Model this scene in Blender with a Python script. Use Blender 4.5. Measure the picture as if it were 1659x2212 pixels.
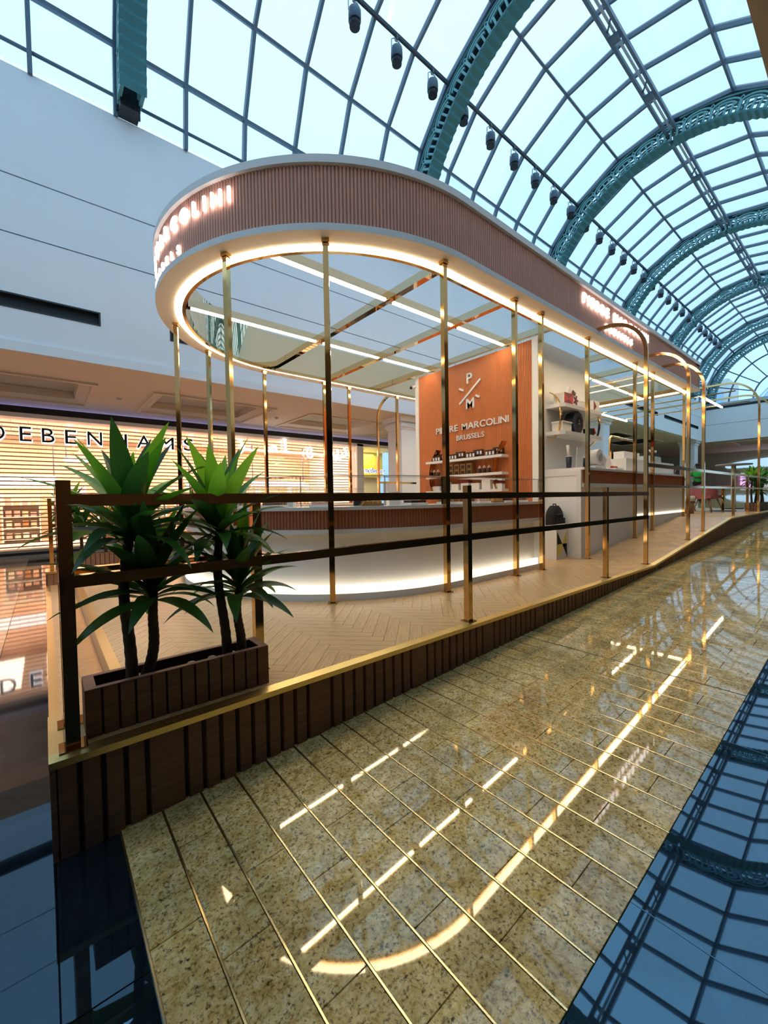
import bpy, bmesh, math, random
from mathutils import Vector, Matrix
random.seed(7)
for o in list(bpy.data.objects): bpy.data.objects.remove(o)
SC = bpy.context.scene
COL = SC.collection
PI = math.pi
def R_(d): return math.radians(d)

# ------------------------------------------------------------------ camera
YAW, PITCH, ROLL, FPX = 0.879928298, -0.0309061218, -0.0171183244, 886.593183
cam_d = bpy.data.cameras.new('camera'); cam = bpy.data.objects.new('camera', cam_d); COL.objects.link(cam)
cam_d.sensor_fit = 'HORIZONTAL'; cam_d.sensor_width = 36.0; cam_d.lens = 36.0 * FPX / 1659.0
cam_d.clip_start = 0.05; cam_d.clip_end = 400
_F = Vector((math.cos(YAW)*math.cos(PITCH), math.sin(YAW)*math.cos(PITCH), math.sin(PITCH)))
_Rt = Vector((math.sin(YAW), -math.cos(YAW), 0)); _U = _Rt.cross(_F)
_R2 = math.cos(ROLL)*_Rt + math.sin(ROLL)*_U; _U2 = -math.sin(ROLL)*_Rt + math.cos(ROLL)*_U
_m = Matrix((( _R2.x, _U2.x, -_F.x, 0.0), (_R2.y, _U2.y, -_F.y, 0.0), (_R2.z, _U2.z, -_F.z, 1.05), (0, 0, 0, 1)))
cam.matrix_world = _m
SC.camera = cam
# ------------------------------------------------------------------ world: bright overcast sky
W = bpy.data.worlds.new('overcast_sky'); SC.world = W; W.use_nodes = True
nt = W.node_tree; nt.nodes.clear()
wo = nt.nodes.new('ShaderNodeOutputWorld'); bg = nt.nodes.new('ShaderNodeBackground')
tc = nt.nodes.new('ShaderNodeTexCoord'); sx = nt.nodes.new('ShaderNodeSeparateXYZ'); cr = nt.nodes.new('ShaderNodeValToRGB')
nt.links.new(tc.outputs['Generated'], sx.inputs[0]); nt.links.new(sx.outputs['Z'], cr.inputs[0]); nt.links.new(cr.outputs[0], bg.inputs[0]); nt.links.new(bg.outputs[0], wo.inputs[0])
cr.color_ramp.elements[0].position = 0.0; cr.color_ramp.elements[0].color = (0.30, 0.56, 0.84, 1)
cr.color_ramp.elements[1].position = 0.75; cr.color_ramp.elements[1].color = (0.54, 0.80, 1.0, 1)
bg.inputs['Strength'].default_value = 1.50
# ------------------------------------------------------------------ view
SC.view_settings.view_transform = 'Standard'; SC.view_settings.look = 'None'
SC.view_settings.exposure = 0.25; SC.view_settings.gamma = 1.0; SC.view_settings.use_curve_mapping = False

def area_light(name, loc, rot, sx, sy, power, col):
    l = bpy.data.lights.new(name, 'AREA'); l.shape = 'RECTANGLE'; l.size = sx; l.size_y = sy; l.energy = power; l.color = col
    o = bpy.data.objects.new(name, l); COL.objects.link(o); o.location = loc; o.rotation_euler = rot
    return o
# shop lighting: ceiling panels inside the lit department store and the shop beside it
for i in range(4):
    area_light('store_ceiling_light', (-2.2 + i*3.6, 17.4, 3.4), (0, 0, 0), 3.0, 3.0, 300, (1.0, 0.72, 0.54))
area_light('store_ceiling_light', (12.6, 16.8, 3.4), (0, 0, 0), 1.6, 2.0, 120, (1.0, 0.8, 0.45))

# ------------------------------------------------------------------ materials
MATS = {}
def _new(name):
    m = bpy.data.materials.new(name); m.use_nodes = True; n = m.node_tree.nodes; n.clear()
    out = n.new('ShaderNodeOutputMaterial'); b = n.new('ShaderNodeBsdfPrincipled'); m.node_tree.links.new(b.outputs[0], out.inputs[0])
    MATS[name] = m
    return m, m.node_tree, b, out
def plain(name, col, rough=0.5, metal=0.0, ior=1.5, bump=None, var=0.0, vscale=3.0, coat=0.0):
    m, t, b, out = _new(name)
    b.inputs['Base Color'].default_value = (*col, 1); b.inputs['Roughness'].default_value = rough
    b.inputs['Metallic'].default_value = metal; b.inputs['IOR'].default_value = ior
    b.inputs['Coat Weight'].default_value = coat
    if var:
        g = t.nodes.new('ShaderNodeNewGeometry'); nz = t.nodes.new('ShaderNodeTexNoise'); nz.inputs['Scale'].default_value = vscale; nz.inputs['Detail'].default_value = 5
        mx = t.nodes.new('ShaderNodeMix'); mx.data_type = 'RGBA'
        mx.inputs[6].default_value = (*[c*(1-var) for c in col], 1); mx.inputs[7].default_value = (*[min(1, c*(1+var)) for c in col], 1)
        t.links.new(g.outputs['Position'], nz.inputs['Vector']); t.links.new(nz.outputs['Fac'], mx.inputs[0]); t.links.new(mx.outputs[2], b.inputs['Base Color'])
    if bump:
        g = t.nodes.new('ShaderNodeNewGeometry'); nz = t.nodes.new('ShaderNodeTexNoise'); nz.inputs['Scale'].default_value = bump[0]; nz.inputs['Detail'].default_value = 3
        bp = t.nodes.new('ShaderNodeBump'); bp.inputs['Strength'].default_value = bump[1]; bp.inputs['Distance'].default_value = 0.01
        t.links.new(g.outputs['Position'], nz.inputs['Vector']); t.links.new(nz.outputs['Fac'], bp.inputs['Height']); t.links.new(bp.outputs[0], b.inputs['Normal'])
    return m
def emit(name, col, strength):
    m, t, b, out = _new(name)
    b.inputs['Base Color'].default_value = (0.8, 0.8, 0.8, 1)
    b.inputs['Emission Color'].default_value = (*col, 1); b.inputs['Emission Strength'].default_value = strength
    return m
def glass(name, tint, gloss=0.08, rough=0.02, haze=0.0, hazecol=(1, 1, 1)):
    m, t, b, out = _new(name); t.nodes.remove(b)
    tr = t.nodes.new('ShaderNodeBsdfTransparent'); tr.inputs[0].default_value = (*tint, 1)
    gl = t.nodes.new('ShaderNodeBsdfGlossy'); gl.inputs['Roughness'].default_value = rough
    fr = t.nodes.new('ShaderNodeFresnel'); fr.inputs[0].default_value = 1.45
    ml = t.nodes.new('ShaderNodeMath'); ml.operation = 'MULTIPLY'; ml.inputs[1].default_value = gloss/0.04*0.9
    cl = t.nodes.new('ShaderNodeClamp')
    mx = t.nodes.new('ShaderNodeMixShader')
    t.links.new(fr.outputs[0], ml.inputs[0]); t.links.new(ml.outputs[0], cl.inputs[0]); t.links.new(cl.outputs[0], mx.inputs[0])
    t.links.new(tr.outputs[0], mx.inputs[1]); t.links.new(gl.outputs[0], mx.inputs[2])
    last = mx
    if haze:
        tl = t.nodes.new('ShaderNodeBsdfTranslucent'); tl.inputs[0].default_value = (*hazecol, 1)
        m2 = t.nodes.new('ShaderNodeMixShader'); m2.inputs[0].default_value = haze
        t.links.new(mx.outputs[0], m2.inputs[1]); t.links.new(tl.outputs[0], m2.inputs[2]); last = m2
    t.links.new(last.outputs[0], out.inputs[0])
    return m
def ramp(t, pts):
    r = t.nodes.new('ShaderNodeValToRGB'); e = r.color_ramp.elements
    while len(e) < len(pts): e.new(0.5)
    for q, (p, c) in zip(e, pts): q.position = p; q.color = (*c, 1)
    return r
def wood(name, dark, mid, light, rough=0.35, scale=1.0, isl=0.25):
    m, t, b, out = _new(name); b.inputs['Roughness'].default_value = rough
    tc = t.nodes.new('ShaderNodeTexCoord'); mp = t.nodes.new('ShaderNodeMapping'); mp.inputs['Scale'].default_value = (4*scale, 45*scale, 45*scale)
    g = t.nodes.new('ShaderNodeNewGeometry'); add = t.nodes.new('ShaderNodeVectorMath'); add.operation = 'MULTIPLY_ADD'
    cb = t.nodes.new('ShaderNodeCombineXYZ')
    for i in range(3): t.links.new(g.outputs['Random Per Island'], cb.inputs[i])
    add.inputs[1].default_value = (9, 7, 5)
    t.links.new(cb.outputs[0], add.inputs[0]); t.links.new(tc.outputs['Object'], add.inputs[2]); t.links.new(add.outputs[0], mp.inputs[0])
    nz = t.nodes.new('ShaderNodeTexNoise'); nz.inputs['Scale'].default_value = 1.2; nz.inputs['Detail'].default_value = 7; nz.inputs['Roughness'].default_value = 0.65; nz.inputs['Distortion'].default_value = 0.6
    t.links.new(mp.outputs[0], nz.inputs['Vector'])
    r = ramp(t, [(0.25, dark), (0.48, mid), (0.75, light)]); t.links.new(nz.outputs['Fac'], r.inputs[0])
    hs = t.nodes.new('ShaderNodeHueSaturation'); mr = t.nodes.new('ShaderNodeMapRange'); mr.inputs['To Min'].default_value = 1-isl; mr.inputs['To Max'].default_value = 1+isl
    t.links.new(g.outputs['Random Per Island'], mr.inputs['Value']); t.links.new(mr.outputs[0], hs.inputs['Value']); t.links.new(r.outputs[0], hs.inputs['Color'])
    t.links.new(hs.outputs[0], b.inputs['Base Color'])
    return m
def granite(name, cols, sc=1.0, rough=0.05, speck=(0.02, 0.012, 0.006), ior=1.5, thr=0.33, tint=None):
    m, t, b, out = _new(name); b.inputs['Roughness'].default_value = rough; b.inputs['IOR'].default_value = ior
    if tint: b.inputs['Specular Tint'].default_value = (*tint, 1)
    g = t.nodes.new('ShaderNodeNewGeometry'); cb = t.nodes.new('ShaderNodeCombineXYZ')
    for i in range(3): t.links.new(g.outputs['Random Per Island'], cb.inputs[i])
    ad = t.nodes.new('ShaderNodeVectorMath'); ad.operation = 'MULTIPLY_ADD'; ad.inputs[1].default_value = (13, 17, 11)
    t.links.new(cb.outputs[0], ad.inputs[0]); t.links.new(g.outputs['Position'], ad.inputs[2])
    nz = t.nodes.new('ShaderNodeTexNoise'); nz.inputs['Scale'].default_value = 26*sc; nz.inputs['Detail'].default_value = 9; nz.inputs['Roughness'].default_value = 0.78; nz.inputs['Distortion'].default_value = 0.5
    n2 = t.nodes.new('ShaderNodeTexNoise'); n2.inputs['Scale'].default_value = 95*sc; n2.inputs['Detail'].default_value = 5; n2.inputs['Roughness'].default_value = 0.7; n2.inputs['Distortion'].default_value = 0.35
    n3 = t.nodes.new('ShaderNodeTexNoise'); n3.inputs['Scale'].default_value = 3.2*sc; n3.inputs['Detail'].default_value = 3
    for n in (nz, n2, n3): t.links.new(ad.outputs[0], n.inputs['Vector'])
    r = ramp(t, cols); t.links.new(nz.outputs['Fac'], r.inputs[0])
    r2 = ramp(t, [(thr-0.04, (0, 0, 0)), (thr+0.12, (1, 1, 1))]); t.links.new(n2.outputs['Fac'], r2.inputs[0])
    mx = t.nodes.new('ShaderNodeMix'); mx.data_type = 'RGBA'; mx.inputs[6].default_value = (*speck, 1)
    t.links.new(r2.outputs[0], mx.inputs[0]); t.links.new(r.outputs[0], mx.inputs[7])
    hs = t.nodes.new('ShaderNodeHueSaturation'); mr = t.nodes.new('ShaderNodeMapRange'); mr.inputs['From Min'].default_value = 0.3; mr.inputs['From Max'].default_value = 0.7; mr.inputs['To Min'].default_value = 0.7; mr.inputs['To Max'].default_value = 1.3
    t.links.new(n3.outputs['Fac'], mr.inputs['Value']); t.links.new(mr.outputs[0], hs.inputs['Value']); t.links.new(mx.outputs[2], hs.inputs['Color'])
    t.links.new(hs.outputs[0], b.inputs['Base Color'])
    return m
def leafmat(name, c1, c2):
    m, t, b, out = _new(name)
    g = t.nodes.new('ShaderNodeNewGeometry'); oi = t.nodes.new('ShaderNodeObjectInfo')
    mx = t.nodes.new('ShaderNodeMix'); mx.data_type = 'RGBA'; mx.inputs[6].default_value = (*c1, 1); mx.inputs[7].default_value = (*c2, 1)
    t.links.new(oi.outputs['Random'], mx.inputs[0]); t.links.new(mx.outputs[2], b.inputs['Base Color'])
    b.inputs['Roughness'].default_value = 0.38
    tl = t.nodes.new('ShaderNodeBsdfTranslucent'); mm = t.nodes.new('ShaderNodeMixShader'); mm.inputs[0].default_value = 0.35
    hs = t.nodes.new('ShaderNodeHueSaturation'); hs.inputs['Value'].default_value = 2.2; hs.inputs['Hue'].default_value = 0.485
    t.links.new(mx.outputs[2], hs.inputs['Color']); t.links.new(hs.outputs[0], tl.inputs[0])
    t.links.new(b.outputs[0], mm.inputs[1]); t.links.new(tl.outputs[0], mm.inputs[2]); t.links.new(mm.outputs[0], out.inputs[0])
    return m

plain('gold', (0.70, 0.44, 0.18), 0.08, 1.0)
plain('gold_satin', (0.83, 0.62, 0.25), 0.34, 1.0)
plain('gold_mirror', (0.90, 0.68, 0.42), 0.03, 1.0)
plain('brass_line', (0.85, 0.70, 0.38), 0.25, 1.0)
plain('terracotta', (0.40, 0.15, 0.075), 0.45, var=0.12, vscale=9)
plain('terracotta_lifted', (0.74, 0.37, 0.265), 0.5, var=0.08, vscale=9)  # fascia copy of the terracotta, lightened to make up for weak light there
plain('terracotta_led_lit', (0.60, 0.19, 0.055), 0.42, var=0.1, vscale=6)  # panel copy of the terracotta, LED bar light painted into the colour
plain('white_gloss', (0.80, 0.79, 0.77), 0.22)
plain('white_matt', (0.86, 0.86, 0.85), 0.55)
plain('soffit', (0.88, 0.83, 0.76), 0.5)
plain('wall_paint', (0.86, 0.87, 0.88), 0.65, var=0.03, vscale=1.2)
plain('ceiling_paint', (0.80, 0.66, 0.52), 0.7, bump=(60, 0.1))
plain('coffer_paint', (0.58, 0.50, 0.38), 0.8)
plain('dark_metal', (0.02, 0.022, 0.025), 0.35)
plain('black', (0.008, 0.009, 0.011), 0.5)
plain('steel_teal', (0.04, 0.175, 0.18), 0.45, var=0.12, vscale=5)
plain('steel_teal_lit', (0.15, 0.38, 0.38), 0.45, var=0.1, vscale=5)  # lit copy of the rib steel: light on the web bars painted in
plain('steel_grey', (0.11, 0.16, 0.21), 0.45)
plain('steel_light', (0.45, 0.53, 0.60), 0.45)
plain('grey_stone', (0.30, 0.29, 0.26), 0.35)
wood('oak', (0.46, 0.26, 0.11), (0.67, 0.42, 0.195), (0.77, 0.53, 0.275), 0.32, 1.0, 0.13)
wood('slat_wood', (0.13, 0.058, 0.028), (0.20, 0.09, 0.045), (0.26, 0.125, 0.065), 0.5, 1.0, 0.10)
wood('slat_wood_lit', (0.20, 0.09, 0.05), (0.29, 0.14, 0.08), (0.35, 0.18, 0.105), 0.55, 1.0, 0.08)  # same wood as the slats, light on far planter and rims painted in
plain('slat_gap', (0.045, 0.018, 0.01), 0.7)
wood('table_wood', (0.34, 0.16, 0.06), (0.48, 0.24, 0.09), (0.55, 0.29, 0.12), 0.3)
granite('granite', [(0.30, (0.20, 0.10, 0.025)), (0.43, (0.58, 0.38, 0.12)), (0.56, (0.76, 0.57, 0.26)), (0.75, (0.88, 0.78, 0.54))], 0.8, 0.03, speck=(0.10, 0.05, 0.014), thr=0.38)
granite('dark_granite', [(0.35, (0.006, 0.008, 0.011)), (0.7, (0.014, 0.022, 0.032))], 1.0, 0.018, (0.004, 0.005, 0.006), ior=2.3, tint=(0.38, 0.72, 1.0))
granite('brown_marble', [(0.35, (0.05, 0.035, 0.03)), (0.7, (0.10, 0.075, 0.06))], 0.4, 0.04, (0.04, 0.03, 0.025), ior=2.0, thr=0.2)
granite('beige_marble', [(0.3, (0.34, 0.25, 0.15)), (0.7, (0.50, 0.40, 0.27))], 0.3, 0.04, (0.30, 0.22, 0.13), ior=1.7, thr=0.2)
emit('led_warm', (1.0, 0.74, 0.42), 23.0)
emit('led_base', (1.0, 0.82, 0.56), 1.35)
emit('led_bar', (1.0, 0.78, 0.48), 36.0)
emit('led_white', (1.0, 0.93, 0.85), 6.0)
emit('sign_glow', (1.0, 0.95, 0.92), 5.0)
emit('halo', (0.85, 0.88, 1.0), 2.2)
emit('violet_led', (0.35, 0.36, 1.0), 0.9)
emit('downlight', (1.0, 0.88, 0.66), 45.0)
emit('pink_sign', (0.9, 0.35, 1.0), 1.6)
emit('lightbox', (1.0, 0.86, 0.84), 2.2)
emit('far_shop', (0.85, 0.9, 1.0), 0.35)
emit('orange_led', (1.0, 0.42, 0.10), 5.0)
glass('sky_glass', (0.95, 0.98, 1.0), 0.012, 0.05, 0.12, (0.95, 0.98, 1.0))
glass('clear_glass', (0.96, 0.98, 0.97), 0.05)
glass('store_glass', (0.97, 0.97, 0.96), 0.05)
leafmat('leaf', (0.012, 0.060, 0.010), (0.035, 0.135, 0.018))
leafmat('leaf_backlit', (0.05, 0.24, 0.010), (0.20, 0.45, 0.03))  # lit copy of the leaf: store light behind the crowns put into its colour
plain('bark', (0.085, 0.055, 0.035), 0.85, bump=(55, 0.9), var=0.4, vscale=30)
plain('soil', (0.07, 0.045, 0.03), 0.95, bump=(40, 0.8))
plain('peach_wall', (0.85, 0.55, 0.36), 0.6, var=0.2, vscale=1.1)
plain('cream', (0.72, 0.66, 0.52), 0.5)
plain('shutter_metal', (0.50, 0.28, 0.17), 0.4, 0.3)
plain('green_shirt', (0.03, 0.55, 0.07), 0.8, bump=(30, 0.3))
plain('skin_dark', (0.09, 0.045, 0.028), 0.5)
plain('hair_black', (0.01, 0.01, 0.01), 0.7)
plain('trousers', (0.012, 0.013, 0.017), 0.85)
plain('chair_pink', (0.30, 0.085, 0.09), 0.75, bump=(90, 0.2))
plain('chair_grey', (0.35, 0.34, 0.34), 0.75)
plain('leg_wood', (0.26, 0.13, 0.06), 0.5)
plain('choc_dark', (0.045, 0.018, 0.01), 0.35)
plain('choc_milk', (0.20, 0.08, 0.03), 0.35)
plain('box_brown', (0.06, 0.022, 0.015), 0.45)
plain('box_gold', (0.35, 0.22, 0.09), 0.3, 0.6)
plain('box_pink', (0.70, 0.42, 0.36), 0.5)
plain('red', (0.60, 0.015, 0.02), 0.4)
plain('maroon', (0.20, 0.008, 0.03), 0.4)
plain('yellow', (0.70, 0.60, 0.06), 0.5)
plain('paper', (0.80, 0.77, 0.74), 0.6)
plain('navy', (0.018, 0.026, 0.042), 0.45)
plain('fabric_black', (0.012, 0.012, 0.013), 0.85, bump=(60, 0.4))
plain('blue_letter', (0.04, 0.08, 0.40), 0.4)
plain('tower_stone', (0.55, 0.53, 0.48), 0.7, var=0.25, vscale=0.5)
plain('dome_glass', (0.25, 0.45, 0.62), 0.15, var=0.3, vscale=0.4)
M = MATS

# ------------------------------------------------------------------ mesh helpers
class MB:
    def __init__(s): s.v = []; s.f = []; s.sm = []
    def add(s, vs, fs, sm=False):
        n = len(s.v); s.v += [tuple(p) for p in vs]; s.f += [tuple(i+n for i in f) for f in fs]; s.sm += [sm]*len(fs); return s
    def box(s, x0, x1, y0, y1, z0, z1):
        return s.add([(x0,y0,z0),(x1,y0,z0),(x1,y1,z0),(x0,y1,z0),(x0,y0,z1),(x1,y0,z1),(x1,y1,z1),(x0,y1,z1)],
                     [(3,2,1,0),(4,5,6,7),(0,1,5,4),(1,2,6,5),(2,3,7,6),(3,0,4,7)])
    def obox(s, c, ax, ay, az):
        c, ax, ay, az = map(Vector, (c, ax, ay, az))
        vs = [c+sx*ax+sy*ay+sz*az for sz in (-1,1) for sx, sy in ((-1,-1),(1,-1),(1,1),(-1,1))]
        return s.add(vs, [(3,2,1,0),(4,5,6,7),(0,1,5,4),(1,2,6,5),(2,3,7,6),(3,0,4,7)])
    def bar(s, a, b, w, h, up=(0,0,1)):
        a, b = Vector(a), Vector(b); d = (b-a); L = d.length; d.normalize(); up = Vector(up)
        if abs(d.dot(up)) > 0.99: up = Vector((1,0,0))
        sd = d.cross(up).normalized(); u2 = sd.cross(d)
        return s.obox((a+b)/2, d*L/2, sd*w/2, u2*h/2)
    def cyl(s, a, b, r0, r1=None, n=14, caps=True):
        r1 = r0 if r1 is None else r1; return s.tube([a, b], [r0, r1], n, caps)
    def tube(s, pts, rad, n=10, caps=True):
        pts = [Vector(p) for p in pts]; k = len(pts)
        if not isinstance(rad, (list, tuple)): rad = [rad]*k
        vs = []; prev = None
        for i, p in enumerate(pts):
            d = (pts[min(i+1, k-1)] - pts[max(i-1, 0)]).normalized()
            ref = prev if prev is not None else (Vector((0,0,1)) if abs(d.z) < 0.9 else Vector((1,0,0)))
            sd = d.cross(ref).normalized(); u = sd.cross(d).normalized(); prev = u
            vs += [p + rad[i]*(math.cos(2*PI*j/n)*sd + math.sin(2*PI*j/n)*u) for j in range(n)]
        fs = [(i*n+j, i*n+(j+1)%n, (i+1)*n+(j+1)%n, (i+1)*n+j) for i in range(k-1) for j in range(n)]
        s.add(vs, fs, True)
        if caps:
            m = len(s.v) - n*k
            s.f += [tuple(m+j for j in range(n))[::-1], tuple(m+(k-1)*n+j for j in range(n))]; s.sm += [False, False]
        return s
    def rectsweep(s, pts, w, h, wv):
        # rectangular bar along pts; wv = constant width direction
        pts = [Vector(p) for p in pts]; wv = Vector(wv).normalized(); k = len(pts); vs = []
        for i, p in enumerate(pts):
            d = (pts[min(i+1,k-1)]-pts[max(i-1,0)]).normalized(); nn = d.cross(wv).normalized()
            for a, b in ((-1,-1),(1,-1),(1,1),(-1,1)): vs.append(p + wv*a*w/2 + nn*b*h/2)
        fs = [(i*4+j, i*4+(j+1)%4, (i+1)*4+(j+1)%4, (i+1)*4+j) for i in range(k-1) for j in range(4)] + [(3,2,1,0), tuple((k-1)*4+j for j in range(4))]
        return s.add(vs, fs)
    def prism(s, poly, z0, z1):
        n = len(poly); vs = [(x,y,z0) for x,y in poly] + [(x,y,z1) for x,y in poly]
        return s.add(vs, [tuple(range(n))[::-1], tuple(range(n,2*n))] + [(i,(i+1)%n,n+(i+1)%n,n+i) for i in range(n)])
    def sphere(s, c, r, nu=14, nv=8, sc=(1,1,1)):
        vs = []; fs = []
        for j in range(nv+1):
            th = PI*j/nv
            for i in range(nu): vs.append((c[0]+r*sc[0]*math.sin(th)*math.cos(2*PI*i/nu), c[1]+r*sc[1]*math.sin(th)*math.sin(2*PI*i/nu), c[2]+r*sc[2]*math.cos(th)))
        for j in range(nv):
            for i in range(nu): fs.append((j*nu+i, (j+1)*nu+i, (j+1)*nu+(i+1)%nu, j*nu+(i+1)%nu))
        return s.add(vs, fs, True)
    def mesh(s, name, off=(0,0,0)):
        me = bpy.data.meshes.new(name); me.from_pydata([(x-off[0], y-off[1], z-off[2]) for x,y,z in s.v], [], s.f)
        me.polygons.foreach_set('use_smooth', s.sm); me.update()
        return me
    def base(s):
        xs = [p[0] for p in s.v]; ys = [p[1] for p in s.v]; zs = [p[2] for p in s.v]
        return ((min(xs)+max(xs))/2, (min(ys)+max(ys))/2, min(zs))
    def build(s, name, mat, parent=None, label=None, cat=None, group=None, kind=None):
        if parent is None: off = s.base()
        else:
            w = Vector(parent.location); p = parent.parent
            while p: w += Vector(p.location); p = p.parent
            off = tuple(w)
        me = s.mesh(name, off)
        if mat: me.materials.append(M[mat] if isinstance(mat, str) else mat)
        o = bpy.data.objects.new(name, me); COL.objects.link(o)
        if parent is None: o.location = off
        else: o.parent = parent
        return tag(o, label, cat, group, kind)
def tag(o, label=None, cat=None, group=None, kind=None):
    if label: o['label'] = label
    if cat: o['category'] = cat
    if group: o['group'] = group
    if kind: o['kind'] = kind
    return o
def thing(name, loc, label=None, cat=None, group=None, kind=None):
    o = bpy.data.objects.new(name, None); COL.objects.link(o); o.location = loc; o.empty_display_size = 0.1
    return tag(o, label, cat, group, kind)
def copy_tree(o, parent=None, label=None, group=None):
    c = o.copy(); COL.objects.link(c); c.parent = parent
    if label: c['label'] = label
    if group: c['group'] = group
    for ch in list(o.children): copy_tree(ch, c)
    return c
def inst(me, name, loc, parent, rotz=0.0, mat=None):
    o = bpy.data.objects.new(name, me); COL.objects.link(o); o.parent = parent
    o.location = loc; o.rotation_euler = (0, 0, rotz)
    return o
_gl = {}
def glyph(ch, depth=0.1, bold=0.0):
    # unit-size extruded character mesh data: verts, faces, width
    key = (ch, depth, bold)
    if key in _gl: return _gl[key]
    c = bpy.data.curves.new('g', 'FONT'); c.body = ch; c.extrude = depth/2; c.offset = bold; c.resolution_u = 4
    o = bpy.data.objects.new('g', c); COL.objects.link(o); bpy.context.view_layer.update()
    ev = o.evaluated_get(bpy.context.evaluated_depsgraph_get()); m = ev.to_mesh()
    vs = [tuple(v.co) for v in m.vertices]; fs = [tuple(p.vertices) for p in m.polygons]
    ev.to_mesh_clear(); bpy.data.objects.remove(o); bpy.data.curves.remove(c)
    x0 = min(v[0] for v in vs); x1 = max(v[0] for v in vs)
    _gl[key] = ([(v[0]-x0, v[1], v[2]) for v in vs], fs, x1-x0)
    return _gl[key]
def letter(ch, size, origin, xd, up, parent, mat, depth=0.12, bold=0.0, name='letter', sxx=1.0):
    vs, fs, w = glyph(ch, depth, bold); xd = Vector(xd).normalized(); up = Vector(up).normalized(); nd = xd.cross(up); o = Vector(origin)
    mb = MB(); mb.add([o + xd*(x*size*sxx) + up*(y*size) + nd*(z*size) for x, y, z in vs], fs)
    return mb.build(name, mat, parent)
def word_layout(txt, size, track, bold=0.0, depth=0.12, sxx=1.0, space=0.34):
    x = 0; res = []
    for ch in txt:
        if ch == ' ': x += space*size*sxx + track; continue
        w = glyph(ch, depth, bold)[2]*size*sxx; res.append((ch, x, w)); x += w + track
    return res, x - track
# ================================================================== SETTING
def G(u): return -0.425 + 0.0457*u          # sloping granite lane
def st(name, loc=(0,0,0)): return thing(name, loc, kind='structure')
def sbuild(mb, name, mat): return mb.build(name, mat, kind='structure')

# ------------------------------------------------------------------ floor
floor = st('floor')
VL, VR = 2.17, 0.535
PITCH_ = 0.1715
NROW = 30
def slab(mb, u0, u1, v0, v1, zf, th=0.03, g=0.0012, ch=0.0015):
    u0 += g; u1 -= g; v0 += g; v1 -= g
    vs = []
    for dz, inn in ((-th, 0), (-ch, 0), (0, ch)):
        for a, b in ((u0+inn, v0+inn), (u1-inn, v0+inn), (u1-inn, v1-inn), (u0+inn, v1-inn)): vs.append((a, b, zf(a)+dz))
    fs = [(8,9,10,11)]
    for k in (0, 4):
        for i in range(4): fs.append((k+i, k+(i+1)%4, k+4+(i+1)%4, k+4+i))
    mb.add(vs, fs); return mb
rng = random.Random(3)
for i in range(NROW):
    u0 = 0.217 + PITCH_*i; u1 = u0 + PITCH_ - 0.007
    cuts = [VR]; v = VR + (0.18 if i % 2 else 0.42) + rng.uniform(-0.06, 0.06)
    while v < VL - 0.15: cuts.append(v); v += 0.58 + rng.uniform(-0.03, 0.03)
    cuts.append(VL)
    for a, b in zip(cuts[:-1], cuts[1:]): slab(MB(), u0, u1, a, b, G).build('granite_tile', 'granite', floor)
uF = 0.217 + PITCH_*NROW
mb = MB()
for i in range(int((22-uF)/PITCH_)):
    u0 = uF + PITCH_*i; v = VR + (0.3 if i % 2 else 0.0); 
    cuts = [VR] + [q for q in (VR+0.42+0.35*(i%2), VR+1.05+0.3*(i%2)) if q < VL-0.1] + [VL]
    for a, b in zip(cuts[:-1], cuts[1:]): slab(mb, u0, u0+PITCH_-0.006, a, b, G)
mb.build('granite_field', 'granite', floor, kind='stuff')
for i in range(70):
    u0 = 0.217 + PITCH_*i
    if abs(u0 - 3.475) < 0.08:
        MB().add([(u0-.012,VR,G(u0)),(u0+.002,VR,G(u0)),(u0+.002,VL,G(u0)),(u0-.012,VL,G(u0))], [(0,1,2,3)]).build('expansion_joint', 'black', floor); continue
    mb = MB(); a = u0 - 0.006; b = u0 - (0.0 if i else 0.0)
    mb.box(a, b+0.0003, VR, VL, G(u0)-0.02, G(u0)+0.0006)
    mb.build('brass_strip', 'brass_line', floor)
# bedding under the stone
mb = MB(); mb.add([(0.217,VR-3,G(0.217)-.03),(22,VR-3,G(22)-.03),(22,VL+.2,G(22)-.03),(0.217,VL+.2,G(0.217)-.03)], [(0,1,2,3)])
mb.add([(-10,-7,-.47),(15,-7,-.47),(15,20,-.47),(-10,20,-.47)], [(0,1,2,3)]); mb.build('bedding', 'slat_gap', floor)
# dark polished stone: right lane and corner
FLAT = lambda u: -0.425
for i in range(17):
    a = 0.217 + i*1.30; slab(MB(), a, a+1.30, -0.75, VR, G, g=0.0010).build('dark_slab', 'dark_granite', floor)
for i in range(3):
    a = 0.217 + i*7; slab(MB(), a, a+7, -6.5, -0.75, G).build('dark_slab', 'dark_granite', floor)
for j in range(-4, 11):
    a = 1.45 + 1.42*(j-1) 
    for (x0, x1) in ((-0.38, -0.012), (-0.012, 0.217)):
        if a >= 2.2 and x0 > -0.1 and a < 8.6: continue
        slab(MB(), x0, x1, a, a+1.42, FLAT, g=0.0014).build('dark_slab', 'dark_granite' if a < 2.8 else 'brown_marble', floor)
for j in range(-4, 11):
    a = 1.45 + 1.42*(j-1)
    for k in range(4):
        slab(MB(), -0.38-0.9*(k+1), -0.38-0.9*k, a, a+1.42, FLAT, g=0.0012).build('marble_slab', 'beige_marble' if a > 2.8 else 'dark_granite', floor)
mb = MB(); slab(mb, 0.217, 14, 8.8, 15.3, FLAT); slab(mb, -10, -3.98, -6.5, 15.3, FLAT); slab(mb, -4, 0.217, -6.5, -4.23, FLAT)
mb.build('marble_field', 'brown_marble', floor)
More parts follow.
